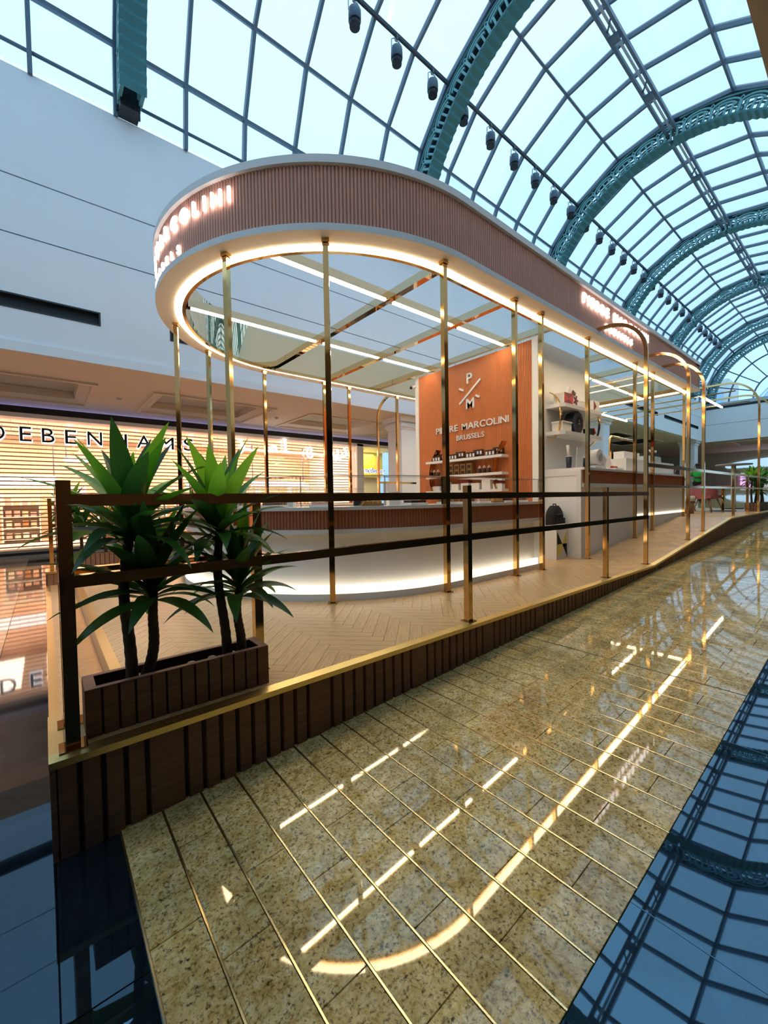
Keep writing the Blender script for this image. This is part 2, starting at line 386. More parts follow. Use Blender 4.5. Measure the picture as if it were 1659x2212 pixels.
mb = MB(); mb.add([(14,8.8,-.425),(48,8.8,1.7),(48,20,1.7),(14,20,-.425)], [(0,1,2,3)]); mb.add([(19.5,VR-7,G(19.5)-.004),(48,VR-7,G(48)),(48,8.8,G(48)),(19.5,8.8,G(19.5)-.004)], [(0,1,2,3)]); mb.box(48,62,-7,20,1.6,1.7)
mb.build('far_floor', 'granite', floor)

# ------------------------------------------------------------------ left upper wall with grooves, vent slots and lower moulding
wall_left = st('wall_left')
VW = 10.4; UX0, UX1, USTEP = -9.6, 47.5, 20.0
grooves = [6.14, 7.22]
def wall_band(z0, z1, u0, u1, v0=VW, name='wall_panel'):
    MB().box(u0, u1, v0, v0+0.35, z0, z1).build(name, 'wall_paint', wall_left)
SL = (4.75, 5.03)
ub = [(UX0, USTEP, 3.95, [(-9, 1.03), (2.34, 8.6), (9.9, 16.2)], SL, [6.14, 7.22]), (USTEP, UX1, 5.80, [(20.5, 26.5), (27.8, 34.6), (36, 45)], (6.78, 7.05), [7.9])]
for u0, u1, zb, slots, (s0, s1), gr in ub:
    MB().box(u0, u1, VW-0.05, VW+0.35, zb, zb+0.19).build('lower_moulding', 'wall_paint', wall_left)
    wall_band(zb+0.19, s0, u0, u1)
    c = u0
    for a, b in slots:
        wall_band(s0, s1, c, a); c = b
        MB().box(a, b, VW+0.12, VW+0.3, s0, s1).build('vent_recess', 'black', wall_left)
        f = MB(); f.box(a, b, VW-0.012, VW+0.12, s1-0.03, s1); f.box(a, b, VW-0.012, VW+0.12, s0, s0+0.03); f.box(b-0.03, b, VW-0.012, VW+0.12, s0+0.03, s1-0.03); f.box(a, a+0.03, VW-0.012, VW+0.12, s0+0.03, s1-0.03)
        f.build('vent_frame', 'dark_metal', wall_left)
    wall_band(s0, s1, c, u1)
    z = s1
    for g in gr:
        wall_band(z, g-0.012, u0, u1); MB().box(u0, u1, VW+0.02, VW+0.3, g-0.012, g+0.012).build('groove', 'steel_grey', wall_left); z = g+0.012
    wall_band(z, 9.24, u0, u1)

# ------------------------------------------------------------------ left gallery ceiling with coffers
ceiling_left = st('ceiling_left')
ZC = 3.95; CV0, CV1 = 12.1, 14.95; FV = 15.3
cof = [(2.3 + 4.63*k, 2.3 + 4.63*k + 3.43) for k in range(-2, 4)]
mb = MB(); mb.box(UX0, USTEP, VW+0.35, CV0, ZC, ZC+0.1); mb.box(UX0, USTEP, CV1, FV+0.2, ZC, ZC+0.1); mb.box(UX0, USTEP, VW-0.02, VW+0.36, ZC-0.002, ZC+0.02)
c = UX0
for a, b in cof: mb.box(c, a, CV0, CV1, ZC, ZC+0.1); c = b
mb.box(c, USTEP, CV0, CV1, ZC, ZC+0.1)
mb.build('ceiling_board', 'ceiling_paint', ceiling_left)
def coffer(a, b):
    rings = [(0.0, ZC), (0.0, ZC-0.035), (0.10, ZC-0.035), (0.13, ZC+0.02), (0.30, ZC+0.09), (0.34, ZC+0.09), (0.36, ZC+0.28)]
    mb = MB(); vs = []
    for d, z in rings: vs += [(a+d, CV0+d, z), (b-d, CV0+d, z), (b-d, CV1-d, z), (a+d, CV1-d, z)]
    fs = [(r*4+i, r*4+(i+1)%4, r*4+4+(i+1)%4, r*4+4+i) for r in range(len(rings)-1) for i in range(4)]
    mb.add(vs, fs); mb.build('coffer_moulding', 'ceiling_paint', ceiling_left)
    MB().box(a+0.3, b-0.3, CV0+0.3, CV1-0.3, ZC+0.28, ZC+0.32).build('coffer_panel', 'coffer_paint', ceiling_left)
for a, b in cof: coffer(a, b)
for k, u in enumerate((1.68, 6.31, 10.94)):
    t = thing('smoke_detector', (u, 13.4, ZC), 'round white smoke detector on the gallery ceiling, %s from the left' % ('first', 'second', 'third')[k], 'smoke detector', 'smoke detectors between the coffers')
    MB().cyl((u,13.4,ZC), (u,13.4,ZC-0.02), 0.075, 0.07, 18).build('base_ring', 'white_matt', t); MB().cyl((u,13.4,ZC-0.02), (u,13.4,ZC-0.055), 0.05, 0.03, 18).build('sensor_head', 'cream', t)

# ------------------------------------------------------------------ department store front
wall_store = st('wall_store')
MB().box(-9.6, 14, FV-0.12, FV+0.15, 3.62, 3.80).build('header_beam', 'black', wall_store)
MB().box(-9.6, 14, FV-0.02, FV+0.15, 3.80, ZC).build('header_panel', 'white_matt', wall_store)
MB().box(-9.6, 14, FV-0.08, FV-0.04, 3.80, 3.81).build('violet_light_line', 'violet_led', wall_store)
MB().box(-9.6, 14, FV-0.10, FV+0.1, 3.50, 3.62).build('header_lower_panel', 'white_matt', wall_store)
MB().box(-9.6, 11.1, FV-0.05, FV+0.6, -0.425, -0.20).build('sill', 'grey_stone', wall_store)
MB().box(-9.6, 11.1, FV-0.07, FV-0.045, -0.34, -0.27).build('sill_groove', 'black', wall_store)
MB().box(-9.6, 14, FV+0.15, 20, 3.5, 3.6).build('shop_ceiling', 'white_matt', wall_store)
MB().box(-9.6, 14, FV+0.6, 20, -0.45, -0.2).build('shop_floor', 'cream', wall_store)
MB().box(-9.6, 14, 19.6, 19.8, -0.3, 3.6).build('shop_back_wall', 'peach_wall', wall_store)
MB().box(11.05, 11.4, FV-0.1, 19.6, -0.425, 3.6).build('party_wall', 'white_matt', wall_store)
for k in range(8):
    a = -8.6 + 2.45*k; MB().box(a+0.01, a+2.44, FV-0.012, FV, -0.2, 3.5).build('shop_pane', 'store_glass', wall_store)
# rolling shutter: horizontal bars with upright links
sh = thing('rolling_shutter', (1, 15.75, -0.2), 'lowered shutter of thin horizontal bars across the lit department store', 'shutter')
me = MB().box(-9.5, 11.0, 15.735, 15.765, -0.018, 0.018).mesh('shutter_bar', (1, 15.75, 0)); me.materials.append(M['shutter_metal'])
for i in range(31): inst(me, 'shutter_bar', (0, 0, 0.06 + 0.118*i), sh)
mb = MB()
for i in range(31):
    z = -0.2 + 0.06 + 0.118*i; x = -9.4 + 0.19*(i % 2)
    while x < 11: mb.box(x, x+0.006, 15.745, 15.755, z, z+0.118); x += 0.38
mb.build('shutter_link', 'shutter_metal', sh, kind='stuff')
# store sign
sg = thing('store_sign', (1.5, 15.16, 2.8), 'black DEBENHAMS letters edged with white light in front of the shutter', 'sign')
def sign_letter(ch, u, z, size, bold=0.0, w=None):
    vs, fs, gw = glyph(ch, 0.1, bold); s = 1.0 if w is None else w/(gw*size)
    letter(ch, size, (u, 15.13, z), (1,0,0), (0,0,1), sg, 'black', 0.1, bold, sxx=s)
    o = letter(ch, size, (u-0.012, 15.175, z-0.012), (1,0,0), (0,0,1), sg, 'halo', 0.06, 0.025, 'letter_glow', sxx=s)
for ch, u, w in (('D', -1.08, .32), ('E', -0.46, .25), ('B', 0.01, .28), ('E', 0.53, .27), ('N', 1.06, .36), ('H', 1.67, .40), ('A', 2.33, .42), ('M', 2.95, .46), ('S', 3.72, .30)):
    sign_letter(ch, u, 2.83, 0.58, w=w)
sa = thing('store_sign', (8, 15.16, 2.9), 'glowing white Arabic lettering on a thin line across the shutter', 'sign')
def ar(ch, u, z, size):
    letter(ch, size, (u, 15.14, z), (1,0,0), (0,0,1), sa, 'sign_glow', 0.08, 0.02)
for ch, u in (('\uFEB0', 5.55), ('\uFEE3', 6.75), ('\uFE8E', 7.42), ('\uFEEC', 8.35), ('\uFEF3', 9.80), ('\u062F', 10.12)): ar(ch, u, 2.98, 0.72)
MB().box(5.9, 9.85, 15.14, 15.16, 2.975, 3.01).build('baseline_bar', 'sign_glow', sa)
MB().cyl((10.05,15.13,2.83),(10.05,15.17,2.83),0.07,n=12).build('letter_dot', 'sign_glow', sa)
# goods and light boxes inside the store
def sbox(name, u0, u1, v0, v1, z0, z1, mat, label, cat, group=None): return MB().box(u0,u1,v0,v1,z0,z1).build(name, mat, None, label, cat, group)
lb = [(-2.3, 0.35, 1.62, 2.02, 'long pinkish light box sign inside the store at the left edge'), (4.4, 6.2, 1.75, 1.95, 'white light box inside the store behind the second plant'), (7.0, 9.6, 1.72, 1.98, 'wide white light box inside the store right of the thin canopy posts'), (0.55, 1.3, 2.45, 2.65, 'small white light panel under the sign letters')]
for u0, u1, z0, z1, lab in lb:
    t = thing('light_box', ((u0+u1)/2, 17.5, z0), lab, 'light box')
    MB().box(u0, u1, 17.5, 17.6, z0, z1).build('housing', 'white_matt', t); MB().box(u0+.02, u1-.02, 17.48, 17.5, z0+.02, z1-.02).build('lit_face', 'lightbox', t)
    MB().box(u0+.05, u0+.09, 17.52, 17.56, z1, 3.5).build('hanger', 'steel_grey', t); MB().box(u1-.09, u1-.05, 17.52, 17.56, z1, 3.5).build('hanger', 'steel_grey', t)
pal = ['box_pink', 'peach_wall', 'cream', 'paper', 'table_wood', 'box_pink', 'peach_wall', 'cream']
pname = ['pink', 'peach', 'cream', 'white', 'brown wood', 'rose', 'apricot', 'ivory']
rs = random.Random(5); ORD = ['first','second','third','fourth','fifth','sixth','seventh','eighth','ninth','tenth','eleventh']
for k in range(11):
    u = -3.2 + 1.3*k; ci = k % 8; h = rs.uniform(1.2, 2.0); w = 0.95
    t = thing('shop_display_unit', (u, 18.4, -0.2), '%s backed display unit inside the store, %s from the left' % (pname[ci], ORD[k]), 'display unit', 'display units behind the shutter')
    MB().box(u-w/2, u+w/2, 18.7, 18.8, -0.2, h).build('back_board', pal[ci], t)
    for s in (-1, 1): MB().box(u+s*w/2-0.02, u+s*w/2+0.02, 18.3, 18.7, -0.2, h).build('side_board', 'white_matt', t)
    nz = 4
    for j in range(nz):
        z = -0.1 + (h)*j/nz; MB().box(u-w/2+.02, u+w/2-.02, 18.3, 18.7, z, z+0.03).build('shelf', 'white_matt', t)
        for q in range(4):
            x = u - w/2 + 0.08 + q*0.21; hh = rs.uniform(0.12, 0.26)
            MB().box(x, x+0.15, 18.33, 18.5, z+0.03, z+0.03+hh).build('product', rs.choice(pal), t)
for k, u in enumerate((0.68, 2.45, 4.2, 5.9, 7.65, 10.9)):
    t = thing('downlight', (u, 15.95, 3.5), 'round recessed downlight behind the shop window, %s from the left' % ('first','second','third','fourth','fifth','sixth')[k], 'downlight', 'downlights along the store front')
    MB().cyl((u,15.95,3.5),(u,15.95,3.485),0.10,n=20).build('trim_ring', 'white_gloss', t); MB().cyl((u,15.95,3.484),(u,15.95,3.478),0.085,n=20).build('lamp', 'downlight', t)
# neighbouring shop with yellow lit interior
for a, b in ((11.45, 12.25), (12.27, 13.1), (13.12, 13.9)): MB().box(a, b, FV-0.012, FV, -0.425, 3.5).build('shop_pane', 'store_glass', wall_store)
MB().box(11.4, 14, 17.2, 17.3, -0.3, 3.5).build('shop_inner_wall', 'cream', wall_store)
MB().box(11.4, 14, 17.0, 17.2, 2.2, 3.5).build('shop_bulkhead', 'yellow', wall_store)
ms = thing('shop_sign', (12.25, 15.1, 2.28), 'small blue mothercare lettering with white halo on the shop glass', 'sign')
lay, wd = word_layout('mothercare', 0.34, 0.02, 0.0, 0.08, 0.72)
for ch, x, w in lay:
    letter(ch, 0.34, (11.5+x, 15.235, 2.3), (1,0,0), (0,0,1), ms, 'blue_letter', 0.08, 0.0, sxx=0.72)
    letter(ch, 0.34, (11.5+x-.01, 15.265, 2.3), (1,0,0), (0,0,1), ms, 'halo', 0.05, 0.04, 'letter_glow', sxx=0.72)
# column with stepped capital, white hoarding
def column(u, v, w, z0, z1, label, name='wall_column'):
    t = st(name, (u, v, z0))
    MB().box(u-w/2, u+w/2, v-w/2, v+w/2, z0, z1-0.42).build('shaft', 'wall_paint', t)
    for i, (e, a, b) in enumerate(((0.03, 0.42, 0.36), (0.08, 0.36, 0.22), (0.02, 0.22, 0.17), (0.15, 0.17, 0.0))):
        MB().box(u-w/2-e, u+w/2+e, v-w/2-e, v+w/2+e, z1-a, z1-b).build('capital_ring', 'wall_paint', t)
    return t
column(10.12, 11.13, 0.73, -0.425, 3.95, '')
column(26.7, 11.2, 0.9, 0.3, 5.80, '')
column(45.5, 11.2, 1.1, 0.5, 5.80, '')
hb = thing('hoarding_panel', (10.6, 12.3, -0.425), 'white temporary partition with stepped top edge behind the column', 'partition')
MB().box(10.2, 11.9, 12.3, 12.36, -0.425, 1.75).build('panel', 'white_matt', hb); MB().box(10.75, 11.9, 12.3, 12.36, 1.75, 2.15).build('panel', 'white_matt', hb); MB().box(11.2, 11.9, 12.3, 12.36, 2.15, 2.6).build('panel', 'white_matt', hb)

# ------------------------------------------------------------------ far end of the hall
wall_end = st('wall_end')
UE = 47.5
MB().box(UE, UE+0.4, -0.9, VW, 5.99, 7.35).build('wall_panel', 'wall_paint', wall_end); MB().box(UE, UE+0.4, -0.9, VW, 7.38, 8.75).build('wall_panel', 'wall_paint', wall_end)
MB().box(UE-0.06, UE+0.4, -0.9, VW, 5.80, 5.99).build('lower_moulding', 'wall_paint', wall_end); MB().box(UE+0.03, UE+0.4, -0.9, VW, 7.35, 7.38).build('groove', 'steel_grey', wall_end)
MB().box(UE-0.03, UE+0.4, -0.9, VW, 8.75, 8.95).build('dark_band', 'dark_metal', wall_end); MB().box(UE-0.1, UE+0.4, -0.9, VW, 8.95, 9.24).build('sill', 'steel_light', wall_end)
ceiling_far = st('ceiling_far')
MB().box(USTEP, 62, VW+0.35, 20, 5.8, 5.9).build('ceiling_board', 'ceiling_paint', ceiling_far); MB().box(UE, 62, -7, VW+0.35, 5.8, 5.9).build('ceiling_board', 'ceiling_paint', ceiling_far)
for a in (22, 27.5, 33, 38.5):
    mb = MB(); vs = []; b = a+4.2
    for d, z in ((0,5.8),(0,5.74),(0.25,5.74),(0.3,5.80)): vs += [(a+d,12.4+d,z),(b-d,12.4+d,z),(b-d,16-d,z),(a+d,16-d,z)]
    mb.add(vs, [(r*4+i, r*4+(i+1)%4, r*4+4+(i+1)%4, r*4+4+i) for r in range(3) for i in range(4)]); mb.build('coffer_moulding', 'ceiling_paint', ceiling_far)
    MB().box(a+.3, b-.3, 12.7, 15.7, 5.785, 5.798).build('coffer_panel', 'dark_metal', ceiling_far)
for a in (1.0, 5.5):
    mb = MB(); vs = []; b = a+3.6
    for d, z in ((0,5.8),(0,5.72),(0.3,5.72),(0.4,5.80)): vs += [(48.6+d,a+d,z),(53-d,a+d,z),(53-d,b-d,z),(48.6+d,b-d,z)]
    mb.add(vs, [(r*4+i, r*4+(i+1)%4, r*4+4+(i+1)%4, r*4+4+i) for r in range(3) for i in range(4)]); mb.build('coffer_moulding', 'ceiling_paint', ceiling_far)
    MB().box(49, 52.6, a+.4, b-.4, 5.785, 5.798).build('coffer_panel', 'coffer_paint', ceiling_far)
wall_back = st('wall_back')
MB().box(61.5, 62, -7, 20, 1.7, 5.8).build('wall_panel', 'coffer_paint', wall_back); MB().box(USTEP, 62, 19.6, 20, -0.4, 5.8).build('wall_panel', 'dark_metal', wall_back)
for (a, b, z0, z1, mt) in ((-3.5, 1.2, 1.9, 2.6, 'far_shop'), (1.6, 3.6, 1.9, 3.0, 'pink_sign'), (5.2, 8.4, 1.9, 3.1, 'far_shop'), (8.8, 10.2, 2.0, 3.0, 'pink_sign'), (-3.5, 10.2, 3.2, 3.35, 'far_shop')):
    MB().box(61.3, 61.45, a, b, z0, z1).build('shop_window', mt, wall_back); MB().box(61.2, 61.45, a-.2, a, 1.7, 3.6).build('window_post', 'coffer_paint', wall_back)
mb = MB(); n = 40
mb.add([(61.4, 5.0+6.6*math.cos(2*PI*i/n), 4.15+0.85*max(-0.25, math.sin(2*PI*i/n))) for i in range(n)], [tuple(range(n))])
ov = st('window_3', (61.4, 5.0, 4)); emit('oval_sky', (0.42, 0.70, 0.95), 0.85); mb.build('oval_window', 'oval_sky', ov)
column(52, 4.2, 0.9, 1.7, 5.8, '')

# ------------------------------------------------------------------ right gallery (over and behind the camera)
ceiling_right = sbuild(MB().box(UX0, UX1, -6.5, 0.54, 3.95, 4.2), 'ceiling_right', 'coffer_paint')
wall_right = st('wall_right')
MB().box(UX0, UX1, 0.15, 0.50, 4.2, 9.24).build('upper_wall', 'wall_paint', wall_right)
MB().box(UX0, UX1, -0.9, 0.15, 9.1, 9.24).build('ledge', 'wall_paint', wall_right)
MB().box(UX0, UX1, -6.6, -6.4, -0.5, 3.95).build('shop_wall', 'dark_metal', wall_right)
wall_rear = sbuild(MB().box(UX0-0.3, UX0, -6.6, 20, -0.5, 9.24), 'wall_rear', 'wall_paint')

# ------------------------------------------------------------------ glazed barrel vault
AX, ZV, RV = 5.0, 9.2, 5.42
def arc(r, deg): return (AX + r*math.cos(R_(deg)), ZV + r*math.sin(R_(deg)))
PUR = [1.0, 14.4, 33.2, 51.4, 70.8, 90.0, 109.2, 128.6, 146.8, 165.6, 179.0]
sky = st('window_1', (0, AX, ZV))
DU = 1.37; U0 = 1.43 - 8*DU; NB = 42
def pane(mb, u0, u1, d0, d1, n=4):
    vs = []; 
    for i in range(n+1):
        d = d0 + (d1-d0)*i/n
        for r in (RV, RV+0.02):
            v, z = arc(r, d); vs += [(u0, v, z), (u1, v, z)]
    fs = []
    for i in range(n):
        a = i*4; fs += [(a, a+1, a+5, a+4), (a+2, a+6, a+7, a+3), (a, a+4, a+6, a+2), (a+1, a+3, a+7, a+5)]
    fs += [(0, 2, 3, 1), (n*4, n*4+1, n*4+3, n*4+2)]
    mb.add(vs, fs)
pm = {}
for k in range(10):
    mb = MB(); pane(mb, 0.03, DU-0.03, PUR[k]+0.35, PUR[k+1]-0.35, 1); me = mb.mesh('pane', (0, AX, ZV)); me.materials.append(M['sky_glass']); pm[k] = me
rest = MB()
for b in range(NB):
    u0 = U0 + b*DU
    for k in range(10):
        if -2.8 < u0 < 26.0 and k < 9: inst(pm[k], 'pane', (u0, 0, 0), sky)
        else: pane(rest, u0+0.03, u0+DU-0.03, PUR[k]+0.35, PUR[k+1]-0.35, 1)
rest.build('pane', 'sky_glass', sky, kind='stuff')
mb = MB(); mb.rectsweep([(0, *arc(RV-0.02, d_)) for d_ in [0.2]+PUR[1:-1]+[179.8]], 0.075, 0.15, (1, 0, 0)); me = mb.mesh('mullion', (0, AX, ZV)); me.materials.append(M['steel_grey'])
for b in range(NB+1): inst(me, 'mullion', (U0 + b*DU, 0, 0), sky)
for d in PUR[1:-1]:
    v, z = arc(RV-0.03, d); rad = Vector((0, math.cos(R_(d)), math.sin(R_(d)))); tan = Vector((0, -rad.z, rad.y))
    mb = MB(); mb.obox(((U0+UX1)/2, v, z), Vector(((UX1-U0)/2, 0, 0)), tan*0.035, rad*0.06); mb.build('purlin', 'steel_grey', sky)
MB().cyl((U0, 10.34, 9.60), (UX1, 10.34, 9.60), 0.035, n=8).build('safety_rail', 'steel_grey', sky)
for (v, z, r) in ((8.33, 13.30, 0.035),): MB().cyl((U0, v, z), (UX1, v, z), r, n=8).build('lighting_pipe', 'dark_metal', sky)
for vv in (4.86, 5.16): MB().box(U0, UX1, vv-0.04, vv+0.04, 14.15, 14.28).build('crown_truss', 'steel_grey', sky)
MB().box(U0, UX1, 4.97, 5.03, 14.22, 14.26).build('crown_truss', 'steel_light', sky)
mb = MB()
b = U0
while b < UX1-1: mb.bar((b, 4.86, 14.2), (b+0.45, 5.16, 14.2), 0.04, 0.05); mb.box(b+0.5, b+0.75, 4.9, 5.12, 14.05, 14.16); b += DU*2
mb.build('crown_lacing', 'steel_grey', sky)
# ornamental arch ribs: pierced twin webs on a corrugated soffit flange
RO, RI = 5.27, 4.66
def seg(mb, u0, u1, r0, r1, d0, d1):
    p = [arc(r0, d0), arc(r1, d0), arc(r1, d1), arc(r0, d1)]
    mb.add([(u, *q) for u in (u0, u1) for q in p], [(0,1,2,3), (7,6,5,4), (0,4,5,1), (1,5,6,2), (2,6,7,3), (3,7,4,0)])
def curvebar(mb, u0, u1, pts, w):
    # pts: list of (r, deg)
    P = [Vector((0, *arc(r, d))) for r, d in pts]; Q = []
    for i, p in enumerate(P):
        d = (P[min(i+1, len(P)-1)] - P[max(i-1, 0)]).normalized(); n = Vector((0, -d.z, d.y)); Q.append((p+n*w/2, p-n*w/2))
    for (a, b), (c, d) in zip(Q[:-1], Q[1:]):
        mb.add([(u, q.y, q.z) for u in (u0, u1) for q in (a, b, d, c)], [(0,1,2,3), (7,6,5,4), (0,4,5,1), (1,5,6,2), (2,6,7,3), (3,7,4,0)])
web = MB(); STEP = 9.2; NM = 19
for (wu0, wu1) in ((-0.21, -0.16), (0.16, 0.21)):
    for i in range(60):
        a = 2 + 176*i/60; b = 2 + 176*(i+1)/60
        if 88.6 < (a+b)/2 < 91.6: continue
        seg(web, wu0, wu1, RO-0.035, RO+0.03, a, b); seg(web, wu0, wu1, RI, RI+0.06, a, b)
    for m_ in range(NM):
        d0 = 2.6 + STEP*m_; mid = d0 + STEP/2
        for q in range(1, 4):
            d = d0 + STEP*q/4; seg(web, wu0, wu1, RI+0.05, RI+(0.36 if q == 2 else 0.34), d-0.33, d+0.33)
        seg(web, wu0-0.01, wu1+0.01, RI+0.05, RI+0.36, d0-0.5, d0+0.5)
        for hw, b0, top in ((STEP/2, 0.33, 0.50), (STEP/2*0.72, 0.30, 0.41)):
            pts = [(RI + b0 + (top-b0)*math.sin(PI*j/8), mid - hw*math.cos(PI*j/8)) for j in range(9)]
            curvebar(web, wu0, wu1, pts, 0.045)
        curvebar(web, wu0-0.005, wu1+0.005, [(RI+0.34, d0), (RI+0.42, d0-0.8), (RI+0.50, d0), (RI+0.42, d0+0.8), (RI+0.34, d0)], 0.035)
wme = web.mesh('pierced_web', (0, AX, ZV)); wme.materials.append(M['steel_teal_lit'])
fl = MB(); vs = []; nn = 192
for i in range(nn+1):
    d = 1.5 + 177*i/nn
    ph = (i % 3) / 3.0; r = RI - 0.055*ph
    v, z = arc(r, d); v2, z2 = arc(RI+0.035, d)
    for u, (a, b) in ((-0.24, (v2, z2)), (-0.24, (v, z)), (0.24, (v, z)), (0.24, (v2, z2))): vs.append((u, a, b))
fs = [(i*4+j, i*4+j+1, i*4+5+j, i*4+4+j) for i in range(nn) for j in range(3) if not (88.8 < 1.5+177*(i+.5)/nn < 91.2)]
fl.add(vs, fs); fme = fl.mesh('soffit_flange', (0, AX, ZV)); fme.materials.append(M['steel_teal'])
ofl = MB(); ofl.rectsweep([(0, *arc(RO+0.02, 1 + 178*i/60)) for i in range(61)], 0.44, 0.05, (1, 0, 0)); ome = ofl.mesh('outer_flange', (0, AX, ZV)); ome.materials.append(M['navy'])  # navy puts the shade behind the web slots into the flange colour
shoe = MB().box(-0.18, 0.18, 10.02, 10.40, 9.245, 9.50).mesh('rib_shoe', (0, AX, ZV)); shoe.materials.append(M['dark_metal'])
for k in range(-1, 7):
    u = 1.43 + 6*DU*k if k < 6 else 46.9
    r = thing('arch_rib', (u + 0.22, 0, 0)); r.parent = sky
    for me_, nm in ((wme, 'pierced_web'), (fme, 'soffit_flange'), (ome, 'outer_flange'), (shoe, 'rib_shoe')):
        inst(me_, nm, (0, 0, 0), r)
# spotlights under the lighting pipe
sp = thing('spotlight', (0, 8.33, 12.72), '', 'spotlight')
SPOT = [1.6]
def spot_parts(t, u):
    MB().tube([(u,8.33,13.02),(u,8.33,12.98),(u,8.33,12.90),(u,8.33,12.72)], [0.10,0.15,0.155,0.155], 16).build('lamp_can', 'steel_grey', t)
    MB().cyl((u,8.33,12.72),(u,8.33,12.58),0.135,0.13,16).build('snoot', 'black', t)
    MB().rectsweep([(u-.18,8.33,12.88),(u-.18,8.33,13.12),(u-.09,8.33,13.2),(u+.09,8.33,13.2),(u+.18,8.33,13.12),(u+.18,8.33,12.88)], 0.03, 0.015, (0,1,0)).build('yoke', 'steel_light', t)
    MB().box(u-.03, u+.03, 8.29, 8.37, 13.2, 13.34).build('pipe_clamp', 'dark_metal', t)
spot_parts(sp, 0.0)
n_ = 0
for k in range(28):
    u = 1.43 + DU*(k+0.5) + DU*2
    o = sp if n_ == 0 else copy_tree(sp)
    o.location = (u, 8.33, 12.72); n_ += 1
    o['label'] = 'dark cylindrical spotlight hanging in the row under the glass roof'; o['group'] = 'spotlights along the roof pipe'
# fan window at the end of the vault and buildings outside
fan = st('window_2', (UE, AX, ZV))
for r in (5.2, 4.85, 3.75, 2.1): MB().rectsweep([(UE, *arc(r, 180*i/60)) for i in range(61)], 0.08, 0.11, (1, 0, 0)).build('ring_bar', 'steel_grey', fan)
for d in range(0, 181, 18): 
    a = arc(2.1, d); b = arc(5.2, d); MB().bar((UE, *a), (UE, *b), 0.08, 0.11, (1,0,0)).build('radial_bar', 'steel_grey', fan)
mb = MB()
for i in range(90): 
    d = 1 + 2*i; a = arc(4.85, d); b = arc(5.2, d); mb.bar((UE, *a), (UE, *b), 0.05, 0.06, (1,0,0))
mb.build('lattice', 'steel_teal', fan, kind='stuff')
mb = MB(); n = 40; mb.add([(UE+0.05, *arc(5.2, 180*i/n)) for i in range(n+1)], [tuple(range(n+1))]); mb.build('fan_pane', 'sky_glass', fan)
dm = thing('glass_dome_building', (75, 3, 5), 'pale blue ribbed glass dome of the building outside the far arched window', 'building')
mb = MB(); vs = []; fs = []
for j in range(13):
    for i in range(33): 
        th = PI/2*j/12; ph = 2*PI*i/32; vs.append((78+13*math.cos(th)*math.cos(ph), 1+13*math.cos(th)*math.sin(ph), 6+13*math.sin(th)))
for j in range(12):
    for i in range(32): fs.append((j*33+i, j*33+i+1, (j+1)*33+i+1, (j+1)*33+i))
mb.add(vs, fs); mb.build('dome_shell', 'dome_glass', dm)
for i in range(32):
    ph = 2*PI*i/32; MB().tube([(78+13.05*math.cos(PI/2*j/12)*math.cos(ph), 1+13.05*math.cos(PI/2*j/12)*math.sin(ph), 6+13.05*math.sin(PI/2*j/12)) for j in range(13)], 0.10, 5).build('dome_rib', 'white_matt', dm)
for j in (2, 4, 6, 8): MB().tube([(78+13.05*math.cos(PI/2*j/12)*math.cos(2*PI*i/48), 1+13.05*math.cos(PI/2*j/12)*math.sin(2*PI*i/48), 6+13.05*math.sin(PI/2*j/12)) for i in range(49)], 0.08, 5).build('dome_ring', 'white_matt', dm)
tw = thing('stone_tower', (95, 24, 0), 'beige stone tower block outside the far arched window', 'building')
MB().box(92, 100, 17, 26, 0, 21).build('tower_body', 'tower_stone', tw)
for j in range(4):
    for i in range(4): MB().box(91.9, 92.02, 17.8+2*i, 18.9+2*i, 6+3.6*j, 8.2+3.6*j).build('window', 'dome_glass', tw)
# ================================================================== KIOSK
CX, CY = 3.65, 5.45
def stad(r, uend, n=72, ds=1.0):
    """open horseshoe from (uend, near side) round the front to (uend, far side)"""
    pts = []; k = max(1, int((uend-CX)/ds))
    for i in range(k): pts.append((uend - (uend-CX)*i/k, CY - r))
    for i in range(n+1):
        a = PI/2 - PI*i/n; pts.append((CX - r*math.cos(a), CY - r*math.sin(a)))
    for i in range(1, k+1): pts.append((CX + (uend-CX)*i/k, CY + r))
    return pts
def hsweep(mb, prof, uend, n=72, closed=True, ds=1.0, smooth=False):
    rings = [stad(r, uend, n, ds) for r, z in prof]; m = len(rings[0]); k = len(prof)
    vs = [(rings[j][i][0], rings[j][i][1], prof[j][1]) for i in range(m) for j in range(k)]
    fs = [(i*k+j, i*k+(j+1) % k, (i+1)*k+(j+1) % k, (i+1)*k+j) for i in range(m-1) for j in range(k if closed else k-1)]
    if closed: fs += [tuple(range(k))[::-1], tuple((m-1)*k+j for j in range(k))]
    mb.add(vs, fs, smooth); return mb
def fluted(mb, r, z0, z1, uend, pitch, depth):
    """vertical reeds: round-nosed ribs following the horseshoe"""
    base = []; L1 = uend-CX; L2 = PI*r; tot = 2*L1+L2; n = int(tot/pitch)*4; prof = (0.0, 0.9, 1.0, 0.9)
    for i in range(n+1):
        s = tot*i/n; d = depth*prof[i % 4]
        if s < L1: p = (uend-s, CY-r-d)
        elif s < L1+L2:
            a = PI/2 - (s-L1)/r; p = (CX-(r+d)*math.cos(a), CY-(r+d)*math.sin(a))
        else: p = (CX+(s-L1-L2), CY+r+d)
        base.append(p)
    m = len(base); vs = [(x, y, z) for x, y in base for z in (z0, z1)]
    mb.add(vs, [(2*i, 2*i+2, 2*i+3, 2*i+1) for i in range(m-1)]); return mb
def dz(u): return 0.0 if u < 7.0 else (0.5 if u > 12 else 0.1*(u-7.0))     # deck height

